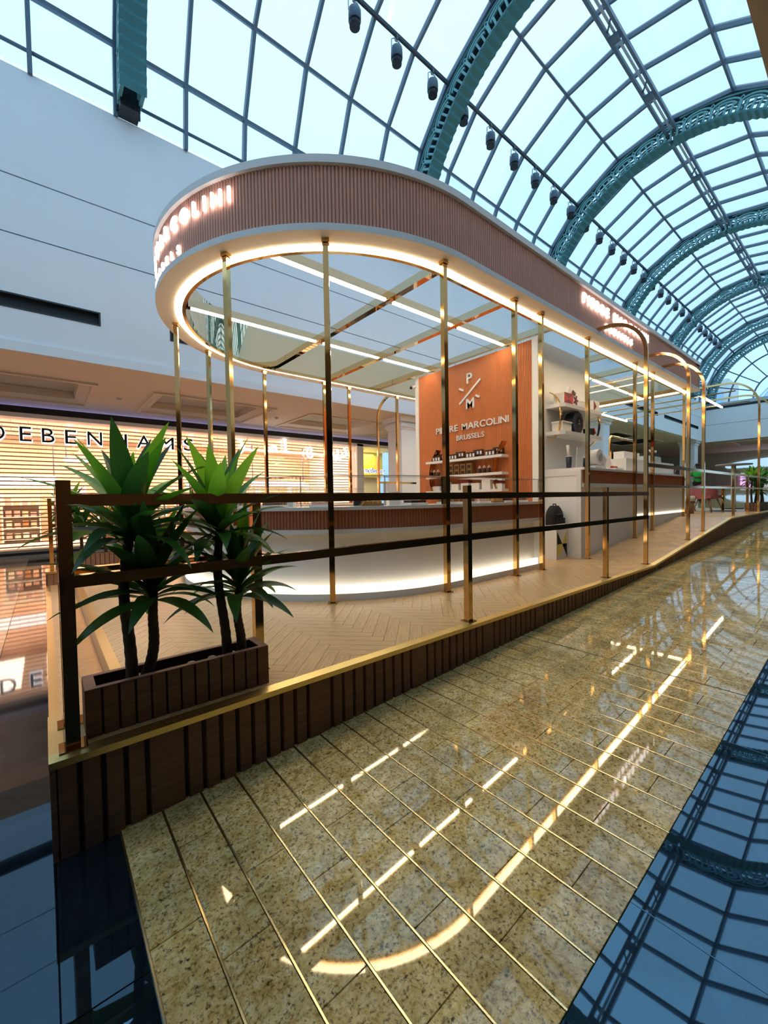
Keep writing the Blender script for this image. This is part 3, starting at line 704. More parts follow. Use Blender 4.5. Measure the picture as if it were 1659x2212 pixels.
# ------------------------------------------------------------------ platform
plat = thing('kiosk_platform', (6, CY, -0.425), 'raised oak herringbone kiosk platform with slatted plinth and brass edge', 'platform')
ramp_t = thing('kiosk_ramp', (9.5, CY, -0.425), 'oak herringbone ramp rising beside the order counter', 'ramp')
cafe_t = thing('cafe_deck', (16, CY, -0.425), 'raised oak cafe deck with dark slatted plinth beyond the ramp', 'platform')
def own(u): return plat if u < 7.0 else (ramp_t if u < 12.0 else cafe_t)
V0, V1, UEND = 2.15, 8.75, 20.0
mb = MB()
def ub_(u0, u1, z0, z1, v0=V0+0.04, v1=V1-0.04):
    mb.add([(u0,v0,-.6),(u1,v0,-.6),(u1,v1,-.6),(u0,v1,-.6),(u0,v0,z0),(u1,v0,z1),(u1,v1,z1),(u0,v1,z0)], [(3,2,1,0),(4,5,6,7),(0,1,5,4),(1,2,6,5),(2,3,7,6),(3,0,4,7)])
ub_(0.0, 0.31, -0.008, -0.008, V0+.04, 2.60); ub_(0.0, 0.31, -0.008, -0.008, 8.30, V1-.04); ub_(0.0, 0.31, -0.22, -0.22, 2.60, 8.30)
ub_(0.31, 7.0, -0.008, -0.008); mb.build('deck_base', 'oak', plat)
mb = MB(); ub_(7.0, 12.0, -0.008, 0.492); mb.build('deck_base', 'oak', ramp_t)
mb = MB(); ub_(12.0, UEND, 0.492, 0.492); mb.build('deck_base', 'oak', cafe_t)
# herringbone planks
PW, PL = 0.095, 0.57; NL = 6; PW = PL/NL
def clip(poly, a, b, c):            # keep a*x+b*y<=c
    out = []
    for i in range(len(poly)):
        p, q = poly[i], poly[(i+1) % len(poly)]; dp = a*p[0]+b*p[1]-c; dq = a*q[0]+b*q[1]-c
        if dp <= 0: out.append(p)
        if dp*dq < 0: t = dp/(dp-dq); out.append((p[0]+t*(q[0]-p[0]), p[1]+t*(q[1]-p[1])))
    return out
zones = [(0.345, 7.0, V0+.05, V1-.05), (7.0, 12.0, V0+.05, V1-.05), (12.0, UEND-0.05, V0+.05, V1-.05), (0.03, 0.345, V0+.05, 2.59), (0.03, 0.345, 8.31, V1-.05)]
c45 = math.sqrt(0.5); planks = []
for b in range(-12, 12):
    for k in range(-160, 160):
        for o_ in (0, 1):
            if o_ == 0: x0, y0, lx, ly = k-b*NL, k+b*NL, NL, 1
            else: x0, y0, lx, ly = k+NL-b*NL, k+1-NL+b*NL, 1, NL
            g = 0.0011/PW
            q = [(x0+g, y0+g), (x0+lx-g, y0+g), (x0+lx-g, y0+ly-g), (x0+g, y0+ly-g)]
            w = [((x*PW-y*PW)*c45 + 6.0, (x*PW+y*PW)*c45 + 2.0) for x, y in q]
            cxm = sum(p[0] for p in w)/4; cym = sum(p[1] for p in w)/4
            if not (-0.5 < cxm < UEND+.5 and V0-.5 < cym < V1+.5): continue
            for zi, (ua, ub2, va, vb) in enumerate(zones):
                pl = clip(clip(clip(clip(w, -1, 0, -ua), 1, 0, ub2), 0, -1, -va), 0, 1, vb)
                if len(pl) < 3: continue
                px = sum(p[0] for p in pl)/len(pl); py = sum(p[1] for p in pl)/len(pl)
                if px > CX and abs(py-CY) < 1.9: continue          # hidden inside the counters
                if px <= CX and math.hypot(px-CX, py-CY) < 1.95: continue
                planks.append((math.hypot(px, py), o_, pl, px, py))
planks.sort(key=lambda t: t[0])
far = {(i, k): MB() for i in (0, 1) for k in range(3)}; OWN = (plat, ramp_t, cafe_t)
def plank_geo(mb, pl, fz, tr):
    n = len(pl); cx = sum(p[0] for p in pl)/n; cy = sum(p[1] for p in pl)/n
    top = [(cx+(x-cx)*0.997, cy+(y-cy)*0.997) for x, y in pl]
    vs = [tr((x, y, fz(x)-0.007)) for x, y in pl] + [tr((x, y, fz(x))) for x, y in top]
    mb.add(vs, [tuple(range(n, 2*n))] + [(i, (i+1) % n, n+(i+1) % n, n+i) for i in range(n)])
for i, (d, o_, pl, px, py) in enumerate(planks):
    ang = R_(45 if o_ == 0 else 135); ca, sa_ = math.cos(-ang), math.sin(-ang)
    if i < 290:
        def tr(p): x, y = p[0]-px, p[1]-py; return (x*ca-y*sa_, x*sa_+y*ca, p[2]+0.425)
        mb = MB(); plank_geo(mb, pl, dz, tr); me = mb.mesh('plank'); me.materials.append(M['oak'])
        w_ = own(px); inst(me, 'plank', (px-w_.location.x, py-CY, 0), w_, ang)
    else:
        k_ = OWN.index(own(px)); ox = OWN[k_].location.x
        def tr(p): x, y = p[0]-ox, p[1]-CY; return (x*ca-y*sa_, x*sa_+y*ca, p[2]+0.425)
        plank_geo(far[(o_, k_)], pl, dz, tr)
for (o_, k_), fm in far.items():
    if not fm.v: continue
    me = fm.mesh('planks_far'); me.materials.append(M['oak']); o = inst(me, 'planks_far', (0, 0, 0), OWN[k_], R_(45 if o_ == 0 else 135)); o['kind'] = 'stuff'
# lower step boards
for j in range(8):
    a = 2.61 + 0.71*j
    for (x0, x1) in ((0.03, 0.16), (0.162, 0.289)): MB().box(x0, x1-.002, a, min(a+0.708, 8.29), -0.22, -0.2125).build('step_board', 'oak', plat)
MB().box(0.300, 0.312, 2.6, 8.30, -0.212, -0.004).build('riser', 'oak', plat)
MB().box(0.284, 0.345, 2.6, 8.30, -0.012, 0.003).build('edge_trim', 'gold_satin', plat)
MB().box(0.290, 0.2995, 2.62, 8.28, -0.024, -0.013).build('step_light', 'orange_led', plat)
# plinth slats
u = 0.0; i = 0
while u < UEND - 0.2:
    w = 0.072 if i % 9 not in (4,) else 0.155
    zt = dz(u+w/2) - 0.034; zb = (G(u) if u > 0.217 else -0.425) - 0.004
    mb = MB(); ch = 0.006; za, zb2 = dz(u)-0.034, dz(u+w)-0.034
    mb.add([(u, V0+.022, zb), (u+w, V0+.022, zb), (u+w, V0+.022, zb2), (u, V0+.022, za), (u+ch, V0, zb), (u+w-ch, V0, zb), (u+w-ch, V0, zb2), (u+ch, V0, za)],
           [(4,5,6,7), (0,4,7,3), (5,1,2,6), (3,7,6,2), (0,1,5,4)])
    mb.build('slat', 'slat_wood', own(u+w/2)); u += w + 0.012; i += 1
MB().box(-0.002, 7.0, V0+.021, V0+.024, -0.5, -0.03).build('slat_backing', 'slat_gap', plat)
# left face slats (short return at the corners) and step front
for (va, vb, zt) in ((V0, 2.6, -0.034), (2.6, 8.3, -0.245), (8.3, V1, -0.034)):
    v = va
    while v < vb - 0.02: MB().box(-0.02, 0.0, v, min(v+0.072, vb), -0.429, zt).build('slat', 'slat_wood', plat); v += 0.084
v = 0.0
while v < 0.3: MB().box(v, v+0.072, 8.28, 8.3, -0.2125, -0.034).build('slat', 'slat_wood_lit', plat); v += 0.078
def trimbar(u0, u1, z0, z1, nm='edge_trim'):
    h = 0.034; v0, v1 = V0-0.012, V0+0.05
    MB().add([(u0,v0,z0-h),(u1,v0,z1-h),(u1,v1,z1-h),(u0,v1,z0-h),(u0,v0,z0-.004),(u1,v0,z1-.004),(u1,v1,z1+.003),(u0,v1,z0+.003)], [(3,2,1,0),(4,5,6,7),(0,1,5,4),(1,2,6,5),(2,3,7,6),(3,0,4,7)]).build(nm, 'gold_satin', own((u0+u1)/2))
trimbar(-0.022, 7.0, 0, 0); trimbar(7.0, 12.0, 0, 0.5); trimbar(12.0, UEND, 0.5, 0.5)
MB().box(-0.022, 0.032, V0+.05, 2.605, -0.034, 0.003).build('edge_trim', 'gold_satin', plat)
MB().box(-0.022, 0.032, 8.295, V1, -0.034, 0.003).build('edge_trim', 'gold_satin', plat)
MB().box(-0.022, 0.032, 2.605, 8.295, -0.245, -0.2095).build('edge_trim', 'gold_satin', plat)
MB().box(-0.0, 0.3, 8.27, 8.31, -0.03, 0.003).build('edge_trim', 'gold_satin', plat)
MB().box(6.985, 7.0, V0+.05, 3.1, -0.004, 0.003).build('threshold_strip', 'gold_satin', plat)

# ------------------------------------------------------------------ railings
def sq(mb, u, v, z0, z1, w=0.052): return mb.box(u-w/2, u+w/2, v-w/2, v+w/2, z0, z1)
def mv(v): return 2*CY - v
def railing_near(near=True):
    f = (lambda v: v) if near else mv
    lab = 'polished gold railing with square posts along the near platform edge' if near else 'polished gold railing around the far planter by the store'
    t = thing('railing', (0.06, f(2.225), 0), lab, 'railing')
    for (u, v) in ((0.063, 2.226), (0.063, 2.47), (1.005, 2.47), (2.755, 2.226), (5.505, 2.226)):
        p = sq(MB(), u, f(v), 0.004, 1.094 if u == 1.005 else 1.154).build('post', 'gold', t); MB().box(u-.05, u+.05, f(v)-.05, f(v)+.05, 0.0, 0.006).build('base_plate', 'gold', p)
    def hb(nm, u0, u1, v, z0, z1): a, b = sorted((f(v-.025), f(v+.025))); MB().box(u0, u1, a, b, z0, z1).build(nm, 'gold', t)
    for z0, z1 in ((1.042, 1.095), (0.692, 0.744)):
        hb('rail', 0.089, 6.955, 2.226, z0, z1); hb('rail', 0.089, 0.98, 2.47, z0, z1)
        a, b = sorted((f(2.25), f(2.445)))
        MB().box(0.038, 0.088, a, b, z0, z1).build('cross_rail', 'gold', t); MB().box(0.98, 1.03, a, b, z0, z1).build('cross_rail', 'gold', t)
    return t
railing_near(True); railing_near(False)
def rail_far(near=True):
    f = (lambda v: v) if near else mv
    t = thing('railing', (12, f(2.25), 0.5), 'gold railing climbing beside the cafe deck %s' % ('along the granite walkway' if near else 'on the store side'), 'railing')
    for z0, z1 in ((1.478, 1.53), (1.16, 1.20)):
        a, b = sorted((f(2.23), f(2.27))); MB().box(7.015, 19.6, a, b, z0, z1).build('rail', 'gold', t)
    for u in (12.77, 14.4, 17.8, 19.6): p = sq(MB(), u, f(2.25), 0.504, 1.53, 0.05).build('post', 'gold', t); MB().box(u-.05, u+.05, f(2.25)-.05, f(2.25)+.05, 0.5, 0.506).build('base_plate', 'gold', p)
rail_far(True); rail_far(False)
def arched(u, near=True, top=3.73, vend=2.965, r=0.55, label='', span=False, z0=None):
    f = (lambda v: v) if near else mv
    z0 = dz(u) if z0 is None else z0
    t = thing('arched_post', (u, f(2.25), z0), label, 'post', 'arched gold posts along the platform edges')
    pts = [(u, f(2.25), z0+.006), (u, f(2.25), top-r)] + [(u, f(2.25+r-r*math.cos(PI/2*i/12)), top-r+r*math.sin(PI/2*i/12)) for i in range(1, 13)] + [(u, f(vend), top)]
    MB().rectsweep(pts, 0.05, 0.05, (1, 0, 0)).build('bent_tube', 'gold', t)
    MB().box(u-.055, u+.055, f(2.25)-.05, f(2.25)+.05, z0, z0+.007).build('base_plate', 'gold', t)
for (u, nm) in ((6.985, 'first'), (9.117, 'second'), (10.12, 'third')):
    arched(u, True, label='tall gold post curving over to the canopy, %s on the walkway side' % nm)
    arched(u, False, label='tall gold post curving over to the canopy, %s on the store side' % nm)
for u, nm in ((15.95, 'near'), (18.4, 'far')):
    t = thing('pergola_arch', (u, CY, 0.5), 'slender gold arch spanning the cafe deck, the %s one of two' % nm, 'arch', 'gold arches over the cafe deck')
    r = 0.8; top = 4.36; pts = [(u, 2.25, 0.506), (u, 2.25, top-r)] + [(u, 2.25+r-r*math.cos(PI/2*i/12), top-r+r*math.sin(PI/2*i/12)) for i in range(1, 13)]
    pts += [(p[0], mv(p[1]), p[2]) for p in reversed(pts)]
    MB().rectsweep(pts, 0.05, 0.05, (1, 0, 0)).build('bent_tube', 'gold', t)
    for v in (2.25, mv(2.25)): MB().box(u-.05, u+.05, v-.05, v+.05, 0.5, 0.507).build('base_plate', 'gold', t)
for k, u in enumerate((14.9, 16.9)):
    t = thing('cross_pipe', (u, CY, 3.85), 'thin gold pipe hung across the cafe deck carrying light tubes, the %s one' % ('nearer', 'farther')[k], 'pipe', 'gold pipes carrying the light tubes')
    MB().cyl((u, 2.6, 3.90), (u, 8.3, 3.90), 0.018, n=8).build('pipe', 'gold', t)
for k, v in enumerate((3.32, 6.15)):
    t = thing('light_tube', (16, v, 3.84), 'glowing warm light tube above the cafe deck, ' + ('on the walkway side', 'toward the store side')[k], 'light tube', 'light tubes above the cafe deck')
    MB().box(14.7, 17.1, v-.02, v+.02, 3.865, 3.885).build('holder', 'gold', t); MB().box(14.72, 17.08, v-.022, v+.022, 3.83, 3.866).build('lamp', 'led_bar', t)

# ------------------------------------------------------------------ canopy
can = thing('kiosk_canopy', (7, CY, 0), 'long round-ended canopy ring with reeded brown fascia and glowing light ring', 'canopy')
UC = 12.85; ZS = 3.64
hsweep(MB(), [(2.52, ZS), (2.52, 3.705), (2.46, 3.705), (2.46, ZS+.01)], UC).build('lower_band', 'white_matt', can)
hsweep(MB(), [(2.515, ZS), (2.30, ZS), (2.30, ZS+.03), (2.515, ZS+.03)], UC).build('soffit', 'soffit', can)
fluted(MB(), 2.470, 3.705, 4.27, UC, 0.036, 0.018).build('reeded_fascia', 'terracotta_lifted', can)
hsweep(MB(), [(2.525, 4.27), (2.525, 4.345), (2.25, 4.345), (2.25, 4.27)], UC).build('top_cornice', 'white_matt', can)
hsweep(MB(), [(2.282, ZS-.010), (2.222, ZS-.010), (2.222, ZS+.02), (2.285, ZS+.02)], UC-0.1).build('light_ring', 'led_warm', can)
hsweep(MB(), [(2.30, ZS+.02), (2.205, ZS+.02), (2.205, ZS+.04), (2.30, ZS+.04)], UC).build('light_channel', 'white_matt', can)
hsweep(MB(), [(2.212, ZS-.02), (2.165, ZS-.02), (2.165, ZS+.03), (2.212, ZS+.03)], UC).build('inner_rim', 'gold', can)
hsweep(MB(), [(2.195, ZS+.03), (2.195, 4.345)], UC, 140, False, 1.0, True).build('mirror_lining', 'gold_mirror', can)
MB().box(UC-.03, UC, CY-2.5, CY+2.5, 3.705, 4.27).build('end_fascia', 'terracotta_lifted', can); MB().box(UC-.3, UC+.02, CY-2.52, CY+2.52, 4.27, 4.345).build('end_cornice', 'white_matt', can); MB().box(UC-.24, UC+.01, CY-2.3, CY+2.3, ZS, 3.705).build('end_soffit', 'soffit', can)
MB().box(UC-.31, UC-.25, CY-2.22, CY+2.22, ZS-.006, ZS+.02).build('end_light', 'led_warm', can)
MB().box(UC-.25, UC-.242, CY-2.19, CY+2.19, ZS+.03, 4.345).build('mirror_lining', 'gold_mirror', can)
BZ0, BZ1 = 3.865, 3.975
crossu = [3.87, 5.285, 6.70, 8.95, 10.3, 11.6]
for v in (4.49, 6.41):
    us = CX - math.sqrt(2.19**2 - (v-CY)**2)
    bm = MB().box(us, UC-.24, v-.05, v+.05, BZ0, BZ1).build('long_beam', 'gold_mirror', can)
    c = us + 0.03
    for cu in crossu + [UC-.25]:
        if not (6.72 < (c+cu)/2 < 8.9): MB().box(c+.02, cu-.07, v-.02, v+.02, BZ0-.015, BZ0).build('beam_light', 'led_bar', bm)
        c = cu + 0.06
for u in crossu:
    w = 2.19; MB().box(u-.05, u+.05, CY-w, CY+w, BZ0-.001, BZ1+.001).build('cross_beam', 'gold_mirror', can)
def can_post(u, v, z0):
    if u < CX: ang = math.atan2(CY-v, CX-u)
    else: ang = 0
    ax = Vector((math.cos(ang), math.sin(ang), 0))*0.0275; ay = Vector((-math.sin(ang), math.cos(ang), 0))*0.0275
    p = MB().obox((u, v, (z0+ZS)/2), ax, ay, (0, 0, (ZS-z0)/2)).build('post', 'gold', can)
    MB().obox((u, v, ZS-.02), ax*1.35, ay*1.35, (0, 0, 0.02)).build('top_bracket', 'gold', p); MB().obox((u, v, z0+.005), ax*1.8, ay*1.8, (0, 0, 0.005)).build('base_plate', 'gold', p)
for (u, v) in ((1.545, 4.385), (2.24, 3.55), (3.445, 3.075), (4.815, 3.08), (5.475, 3.08), (6.935, 3.09), (8.99, 3.09), (9.97, 3.09), (12.15, 3.09)):
    can_post(u, v, dz(u)); can_post(u, mv(v), dz(u))
# illuminated fascia lettering
def sideword(txt, u0, u1, z, h, v, flip=False):
    size = h/0.69; lay, w = word_layout(txt, size, 0.0, 0.03); n = len(txt)-1; tr = ((u1-u0)-w)/n
    lay, w = word_layout(txt, size, tr, 0.03)
    for ch, x, cw in lay:
        if flip: letter(ch, size, (u1-x, v, z), (-1,0,0), (0,0,1), can, 'sign_glow', 0.12, 0.03)
        else: letter(ch, size, (u0+x, v, z), (1,0,0), (0,0,1), can, 'sign_glow', 0.12, 0.03)
sideword('PIERRE MARCOLINI', 6.47, 9.22, 4.03, 0.135, CY-2.51); sideword('BRUSSELS', 7.28, 8.42, 3.80, 0.10, CY-2.51)
sideword('PIERRE MARCOLINI', 6.47, 9.22, 4.03, 0.135, CY+2.51, True); sideword('BRUSSELS', 7.28, 8.42, 3.80, 0.10, CY+2.51, True)
def frontword(txt, half, z, h):
    size = h/0.69; r = 2.505; lay, w = word_layout(txt, size, 0.0, 0.03); tr = (2*half*r - w)/(len(txt)-1); lay, w = word_layout(txt, size, tr, 0.03)
    for ch, x, cw in lay:
        a = (x + cw/2 - w/2)/r; c = Vector((CX-r*math.cos(a), CY-r*math.sin(a), z)); xd = Vector((math.sin(a), -math.cos(a), 0))
        letter(ch, size, c - xd*cw/2, xd, (0,0,1), can, 'sign_glow', 0.12, 0.03)
frontword('PIERRE MARCOLINI', R_(31.6), 4.03, 0.135); frontword('BRUSSELS', R_(13.6), 3.75, 0.085)

# ------------------------------------------------------------------ round display counter
ct = thing('display_counter', (CX, CY, 0), 'round-ended white display counter with reeded brown band and lit base', 'counter')
UK = 5.60
hsweep(MB(), [(2.28, 0), (2.28, 0.07), (1.75, 0.07), (1.75, 0)], UK).build('plinth', 'white_matt', ct)
hsweep(MB(), [(2.268, 0.07), (2.268, 0.158), (2.235, 0.158), (2.235, 0.07)], UK-.06).build('base_light', 'led_base', ct)
hsweep(MB(), [(2.17, 0.07), (2.17, 0.70), (1.75, 0.70), (1.75, 0.07)], UK).build('body', 'white_matt', ct)
hsweep(MB(), [(2.275, 0.70), (2.275, 0.745), (1.75, 0.745), (1.75, 0.70)], UK).build('ledge', 'white_gloss', ct)
fluted(MB(), 2.25, 0.745, 0.945, UK-.01, 0.036, 0.012).build('reeded_band', 'terracotta', ct)
hsweep(MB(), [(2.24, 0.745), (2.24, 0.945), (1.75, 0.945), (1.75, 0.745)], UK-.02).build('band_core', 'terracotta', ct)
hsweep(MB(), [(2.29, 0.945), (2.29, 0.98), (1.68, 0.98), (1.68, 0.945)], UK).build('countertop', 'white_gloss', ct)
for s in (-1, 1): a, b = sorted((CY+s*2.27, CY+s*1.76)); MB().box(UK, UK+.03, a, b, 0, 0.945).build('end_panel', 'white_matt', ct)
gc = thing('glass_case', (CX, CY, 0.98), 'low clear glass display case running round the counter top', 'glass case')
def gpane(a0, a1, r0, r1, z0, z1, n=6):
    mb = MB(); vs = []
    for i in range(n+1):
        a = a0+(a1-a0)*i/n
        for r, z in ((r0, z0), (r1, z1)): vs.append((CX-r*math.cos(a), CY-r*math.sin(a), z))
    mb.add(vs, [(2*i, 2*i+1, 2*i+3, 2*i+2) for i in range(n)]); return mb.build('pane', 'clear_glass', gc)
for k in range(8):
    a0, a1 = -PI/2 + PI*k/8 + .004, -PI/2 + PI*(k+1)/8 - .004
    gpane(a0, a1, 2.26, 2.26, 0.982, 1.30); gpane(a0, a1, 2.26, 1.90, 1.30, 1.30)
    MB().box(CX-2.26*math.cos(a0)-.004, CX-2.26*math.cos(a0)+.004, CY-2.26*math.sin(a0)-.004, CY-2.26*math.sin(a0)+.004, 0.982, 1.30).build('glass_joint', 'steel_light', gc)
for s in (-1, 1):
    for (a, b) in ((CX, 4.6), (4.605, UK-.03)):
        y0, y1 = CY+s*2.26, CY+s*1.90
        MB().add([(a,y0,.982),(b,y0,.982),(b,y0,1.30),(a,y0,1.30)], [(0,1,2,3)]).build('pane', 'clear_glass', gc); MB().add([(a,y0,1.30),(b,y0,1.30),(b,y1,1.30),(a,y1,1.30)], [(0,1,2,3)]).build('pane', 'clear_glass', gc)
    MB().add([(UK-.03,y0,.982),(UK-.03,y1,.982),(UK-.03,y1,1.30),(UK-.03,y0,1.30)], [(0,1,2,3)]).build('pane', 'clear_glass', gc)
    MB().box(UK-.034, UK-.026, y0-.004, y0+.004, .982, 1.30).build('glass_joint', 'steel_light', gc)
    MB().box(CX, UK-.03, y0-.004, y0+.004, 1.298, 1.306).build('top_edge', 'steel_light', gc)
hsweep(MB(), [(2.264, 1.299), (2.264, 1.306), (2.256, 1.306), (2.256, 1.299)], CX+.01).build('top_edge', 'steel_light', gc)
# chocolate trays under the glass
tk = [('dark', 'choc_dark', 'paper'), ('gold wrapped', 'box_gold', 'paper'), ('milk', 'choc_milk', 'paper'), ('pink', 'box_pink', 'white_gloss'), ('gold boxed', 'gold_satin', 'box_gold')]
rc = random.Random(11); ords = ['first','second','third','fourth','fifth','sixth','seventh','eighth','ninth','tenth','eleventh','twelfth','thirteenth','fourteenth','fifteenth','sixteenth','seventeenth','eighteenth','nineteenth','twentieth','twenty-first','twenty-second']
spots_ = [('a', R_(d)) for d in range(-70, 89, 15)] + [('u', 3.85 + 0.30*i) for i in range(6)]
for k, (kind, q) in enumerate(spots_):
    if kind == 'a': c = Vector((CX-2.06*math.cos(q), CY-2.06*math.sin(q), 0.982)); xd = Vector((math.sin(q), -math.cos(q), 0)); yd = Vector((math.cos(q), math.sin(q), 0))
    else: c = Vector((q, CY-2.06, 0.982)); xd = Vector((1, 0, 0)); yd = Vector((0, 1, 0))
    nm, cm, bm_ = tk[k % 5]
    t = thing('chocolate_tray', c, 'tray of %s chocolates under the counter glass, %s going round from the store side' % (nm, ords[k]), 'tray', 'chocolate trays in the glass case')
    tl = Vector((0, 0, 1)); MB().obox(c+tl*.012, xd*.12, yd*.10, tl*.012).build('tray', bm_, t)
    nx = 4; ny = 3
    for i in range(nx):
        for j in range(ny):
            MB().obox(c + xd*(.055*(i-1.5)) + yd*(.06*(j-1)) + tl*.038, xd*.02, yd*.02, tl*.014).build('chocolate', cm, t)
for k, (q, h, mt, nm) in enumerate(((R_(62), .12, 'navy', 'navy'), (R_(38), .10, 'white_gloss', 'white'), (R_(20), .16, 'box_pink', 'pink'), (R_(-5), .12, 'box_brown', 'brown'), (R_(74), .14, 'paper', 'cream'))):
    c = Vector((CX-1.93*math.cos(q), CY-1.93*math.sin(q), 0.982)); xd = Vector((math.sin(q), -math.cos(q), 0)); yd = Vector((math.cos(q), math.sin(q), 0))
    t = thing('gift_box', c, '%s gift box standing at the back of the glass case' % nm, 'box'); MB().obox(c+Vector((0,0,h/2)), xd*.07, yd*.04, Vector((0,0,h/2))).build('box_body', mt, t); MB().obox(c+Vector((0,0,h+.006)), xd*.073, yd*.043, Vector((0,0,.008))).build('lid', mt, t)

# ------------------------------------------------------------------ back panel with logo and shelves
UP = 6.75
pn = thing('logo_panel', (UP, 5.39, 0), 'tall terracotta reeded wall panel with white logo lettering behind the counter', 'panel')
MB().box(UP, UP+.12, 3.85, 6.93, 0, 3.84).build('panel_core', 'white_matt', pn)
mb = MB(); v = 3.965; vs = []; n = int((6.82-3.965)/0.032)*4; pf = (0, .8, 1, .8)
for i in range(n+1): 
    yy = 3.965 + (6.82-3.965)*i/n; d = UP - .006 - .011*pf[i % 4]; vs += [(d, yy, 0.9), (d, yy, 3.83)]
mb.add(vs, [(2*i, 2*i+1, 2*i+3, 2*i+2) for i in range(n)]); mb.build('reeded_cladding', 'terracotta_led_lit', pn)
for a, b in ((3.85, 3.963), (6.822, 6.93)): MB().box(UP-.02, UP+.01, a, b, 0, 3.84).build('edge_frame', 'white_matt', pn)
def pword(txt, vl, vr, z, h):
    size = h/0.69; lay, w = word_layout(txt, size, 0.0, 0.008, 0.12, 1.14); tr = ((vl-vr)-w)/(len(txt)-1); lay, w = word_layout(txt, size, tr, 0.008, 0.12, 1.14)
    for ch, x, cw in lay: letter(ch, size, (UP-.03, vl-x, z), (0,-1,0), (0,0,1), pn, 'white_gloss', 0.12, 0.008, sxx=1.14)
pword('PIERRE MARCOLINI', 6.27, 4.43, 2.455, 0.128); pword('BRUSSELS', 5.69, 4.99, 2.255, 0.098)
letter('P', 0.30, (UP-.03, 5.40, 3.37), (0,-1,0), (0,0,1), pn, 'white_gloss', 0.12, 0.008); letter('M', 0.30, (UP-.03, 5.42, 2.86), (0,-1,0), (0,0,1), pn, 'white_gloss', 0.12, 0.008)
for (a, b) in (((5.60, 2.99), (5.06, 3.40)), ((5.60, 3.315), (5.49, 3.255)), ((5.18, 3.10), (5.09, 3.045))):
    MB().bar((UP-.03, a[0], a[1]), (UP-.03, b[0], b[1]), 0.04, 0.03, (1, 0, 0)).build('logo_stroke', 'white_gloss', pn)
for z0 in (1.80, 1.475, 1.16):
    MB().box(UP-.24, UP-.02, 4.45, 6.40, z0, z0+.05).build('shelf', 'white_gloss', pn)
def arcbracket(v0):
    pts = [(UP-.15, v0 + 0.722*t_ - 0.592*t_*t_, 2.09 - 0.92*t_) for t_ in [i/16 for i in range(17)]]
    MB().rectsweep(pts, 0.14, 0.022, (1, 0, 0)).build('gold_arc', 'gold', pn)
arcbracket(6.088); arcbracket(4.445)
# goods on the panel shelves
def gbox(name, u, v, z, du, dv, h, mat, label, cat, group, lidmat=None, win=None):
    t = thing(name, (u, v, z), label, cat, group); MB().box(u-du/2, u+du/2, v-dv/2, v+dv/2, z, z+h).build('box_body', mat, t)
    if lidmat: MB().box(u-du/2-.002, u+du/2+.002, v-dv/2-.002, v+dv/2+.002, z+h*.78, z+h).build('lid', lidmat, t)
    if win: MB().box(u-du/2-.003, u-du/2, v-dv*.32, v+dv*.32, z+h*.12, z+h*.7).build('label', win, t)
    return t
for g_ in range(4):
    for r_ in range(2):
        for q in range(3):
            v = 6.18 - 0.46*g_ - 0.075*q - 0.10*r_; u = UP-.19+.10*r_
            gbox('chocolate_box', u, v, 1.85 + 0.045*r_, 0.06, 0.066, 0.105, 'box_brown', 'small white-fronted brown box on the top shelf, %s row of %s cluster' % (('front', 'back')[r_], ords[g_]), 'box', 'brown boxes on the top shelf', None, 'paper')
        if r_: gbox('box_riser', UP-.09, 6.18-.46*g_-.175, 1.85, 0.07, 0.22, 0.044, 'box_brown', 'low brown riser under the back row of cluster %s on the top shelf' % ords[g_], 'riser', 'risers on the top shelf')
for k in range(4):
    for r_ in range(2):
        gbox('gold_box', UP-.15, 5.72-0.16*k-0.0*r_, 1.525+0.11*r_, 0.10, 0.13, 0.105, 'box_gold', '%s gold framed box on the middle shelf, %s' % (ords[k], ('lower layer', 'stacked on top')[r_]), 'box', 'gold boxes on the middle shelf', None, 'choc_dark')
for k, v in enumerate((6.25, 6.13, 5.03, 4.92, 4.81, 4.70)):
    t = thing('small_bottle', (UP-.13, v, 1.525), 'small dark bottle with pink cap on the middle shelf, %s from the left' % ords[k], 'bottle', 'pink capped bottles on the middle shelf')
    MB().tube([(UP-.13,v,1.525),(UP-.13,v,1.60),(UP-.13,v,1.62)], [.032,.032,.028], 12).build('bottle_body', 'box_brown', t); MB().tube([(UP-.13,v,1.62),(UP-.13,v,1.65),(UP-.13,v,1.68)], [.034,.03,.006], 12).build('cap', 'box_pink', t)
for k in range(7):
    gbox('white_box', UP-.13, 6.15-0.26*k, 1.21, 0.10, 0.2, 0.13+0.05*(k % 2), 'paper', 'white card box on the bottom shelf, %s from the left' % ords[k], 'box', 'white boxes on the bottom shelf', 'maroon' if k % 3 == 0 else None)
cam_ = thing('security_camera', (UP-.06, 6.96, 3.62), 'small white security camera on the top left edge of the logo panel', 'camera')
MB().cyl((UP-.02,6.9,3.66),(UP-.12,6.93,3.62),.03,n=12).build('camera_body', 'white_gloss', cam_); MB().sphere((UP-.14,6.935,3.61),.035).build('lens', 'black', cam_)
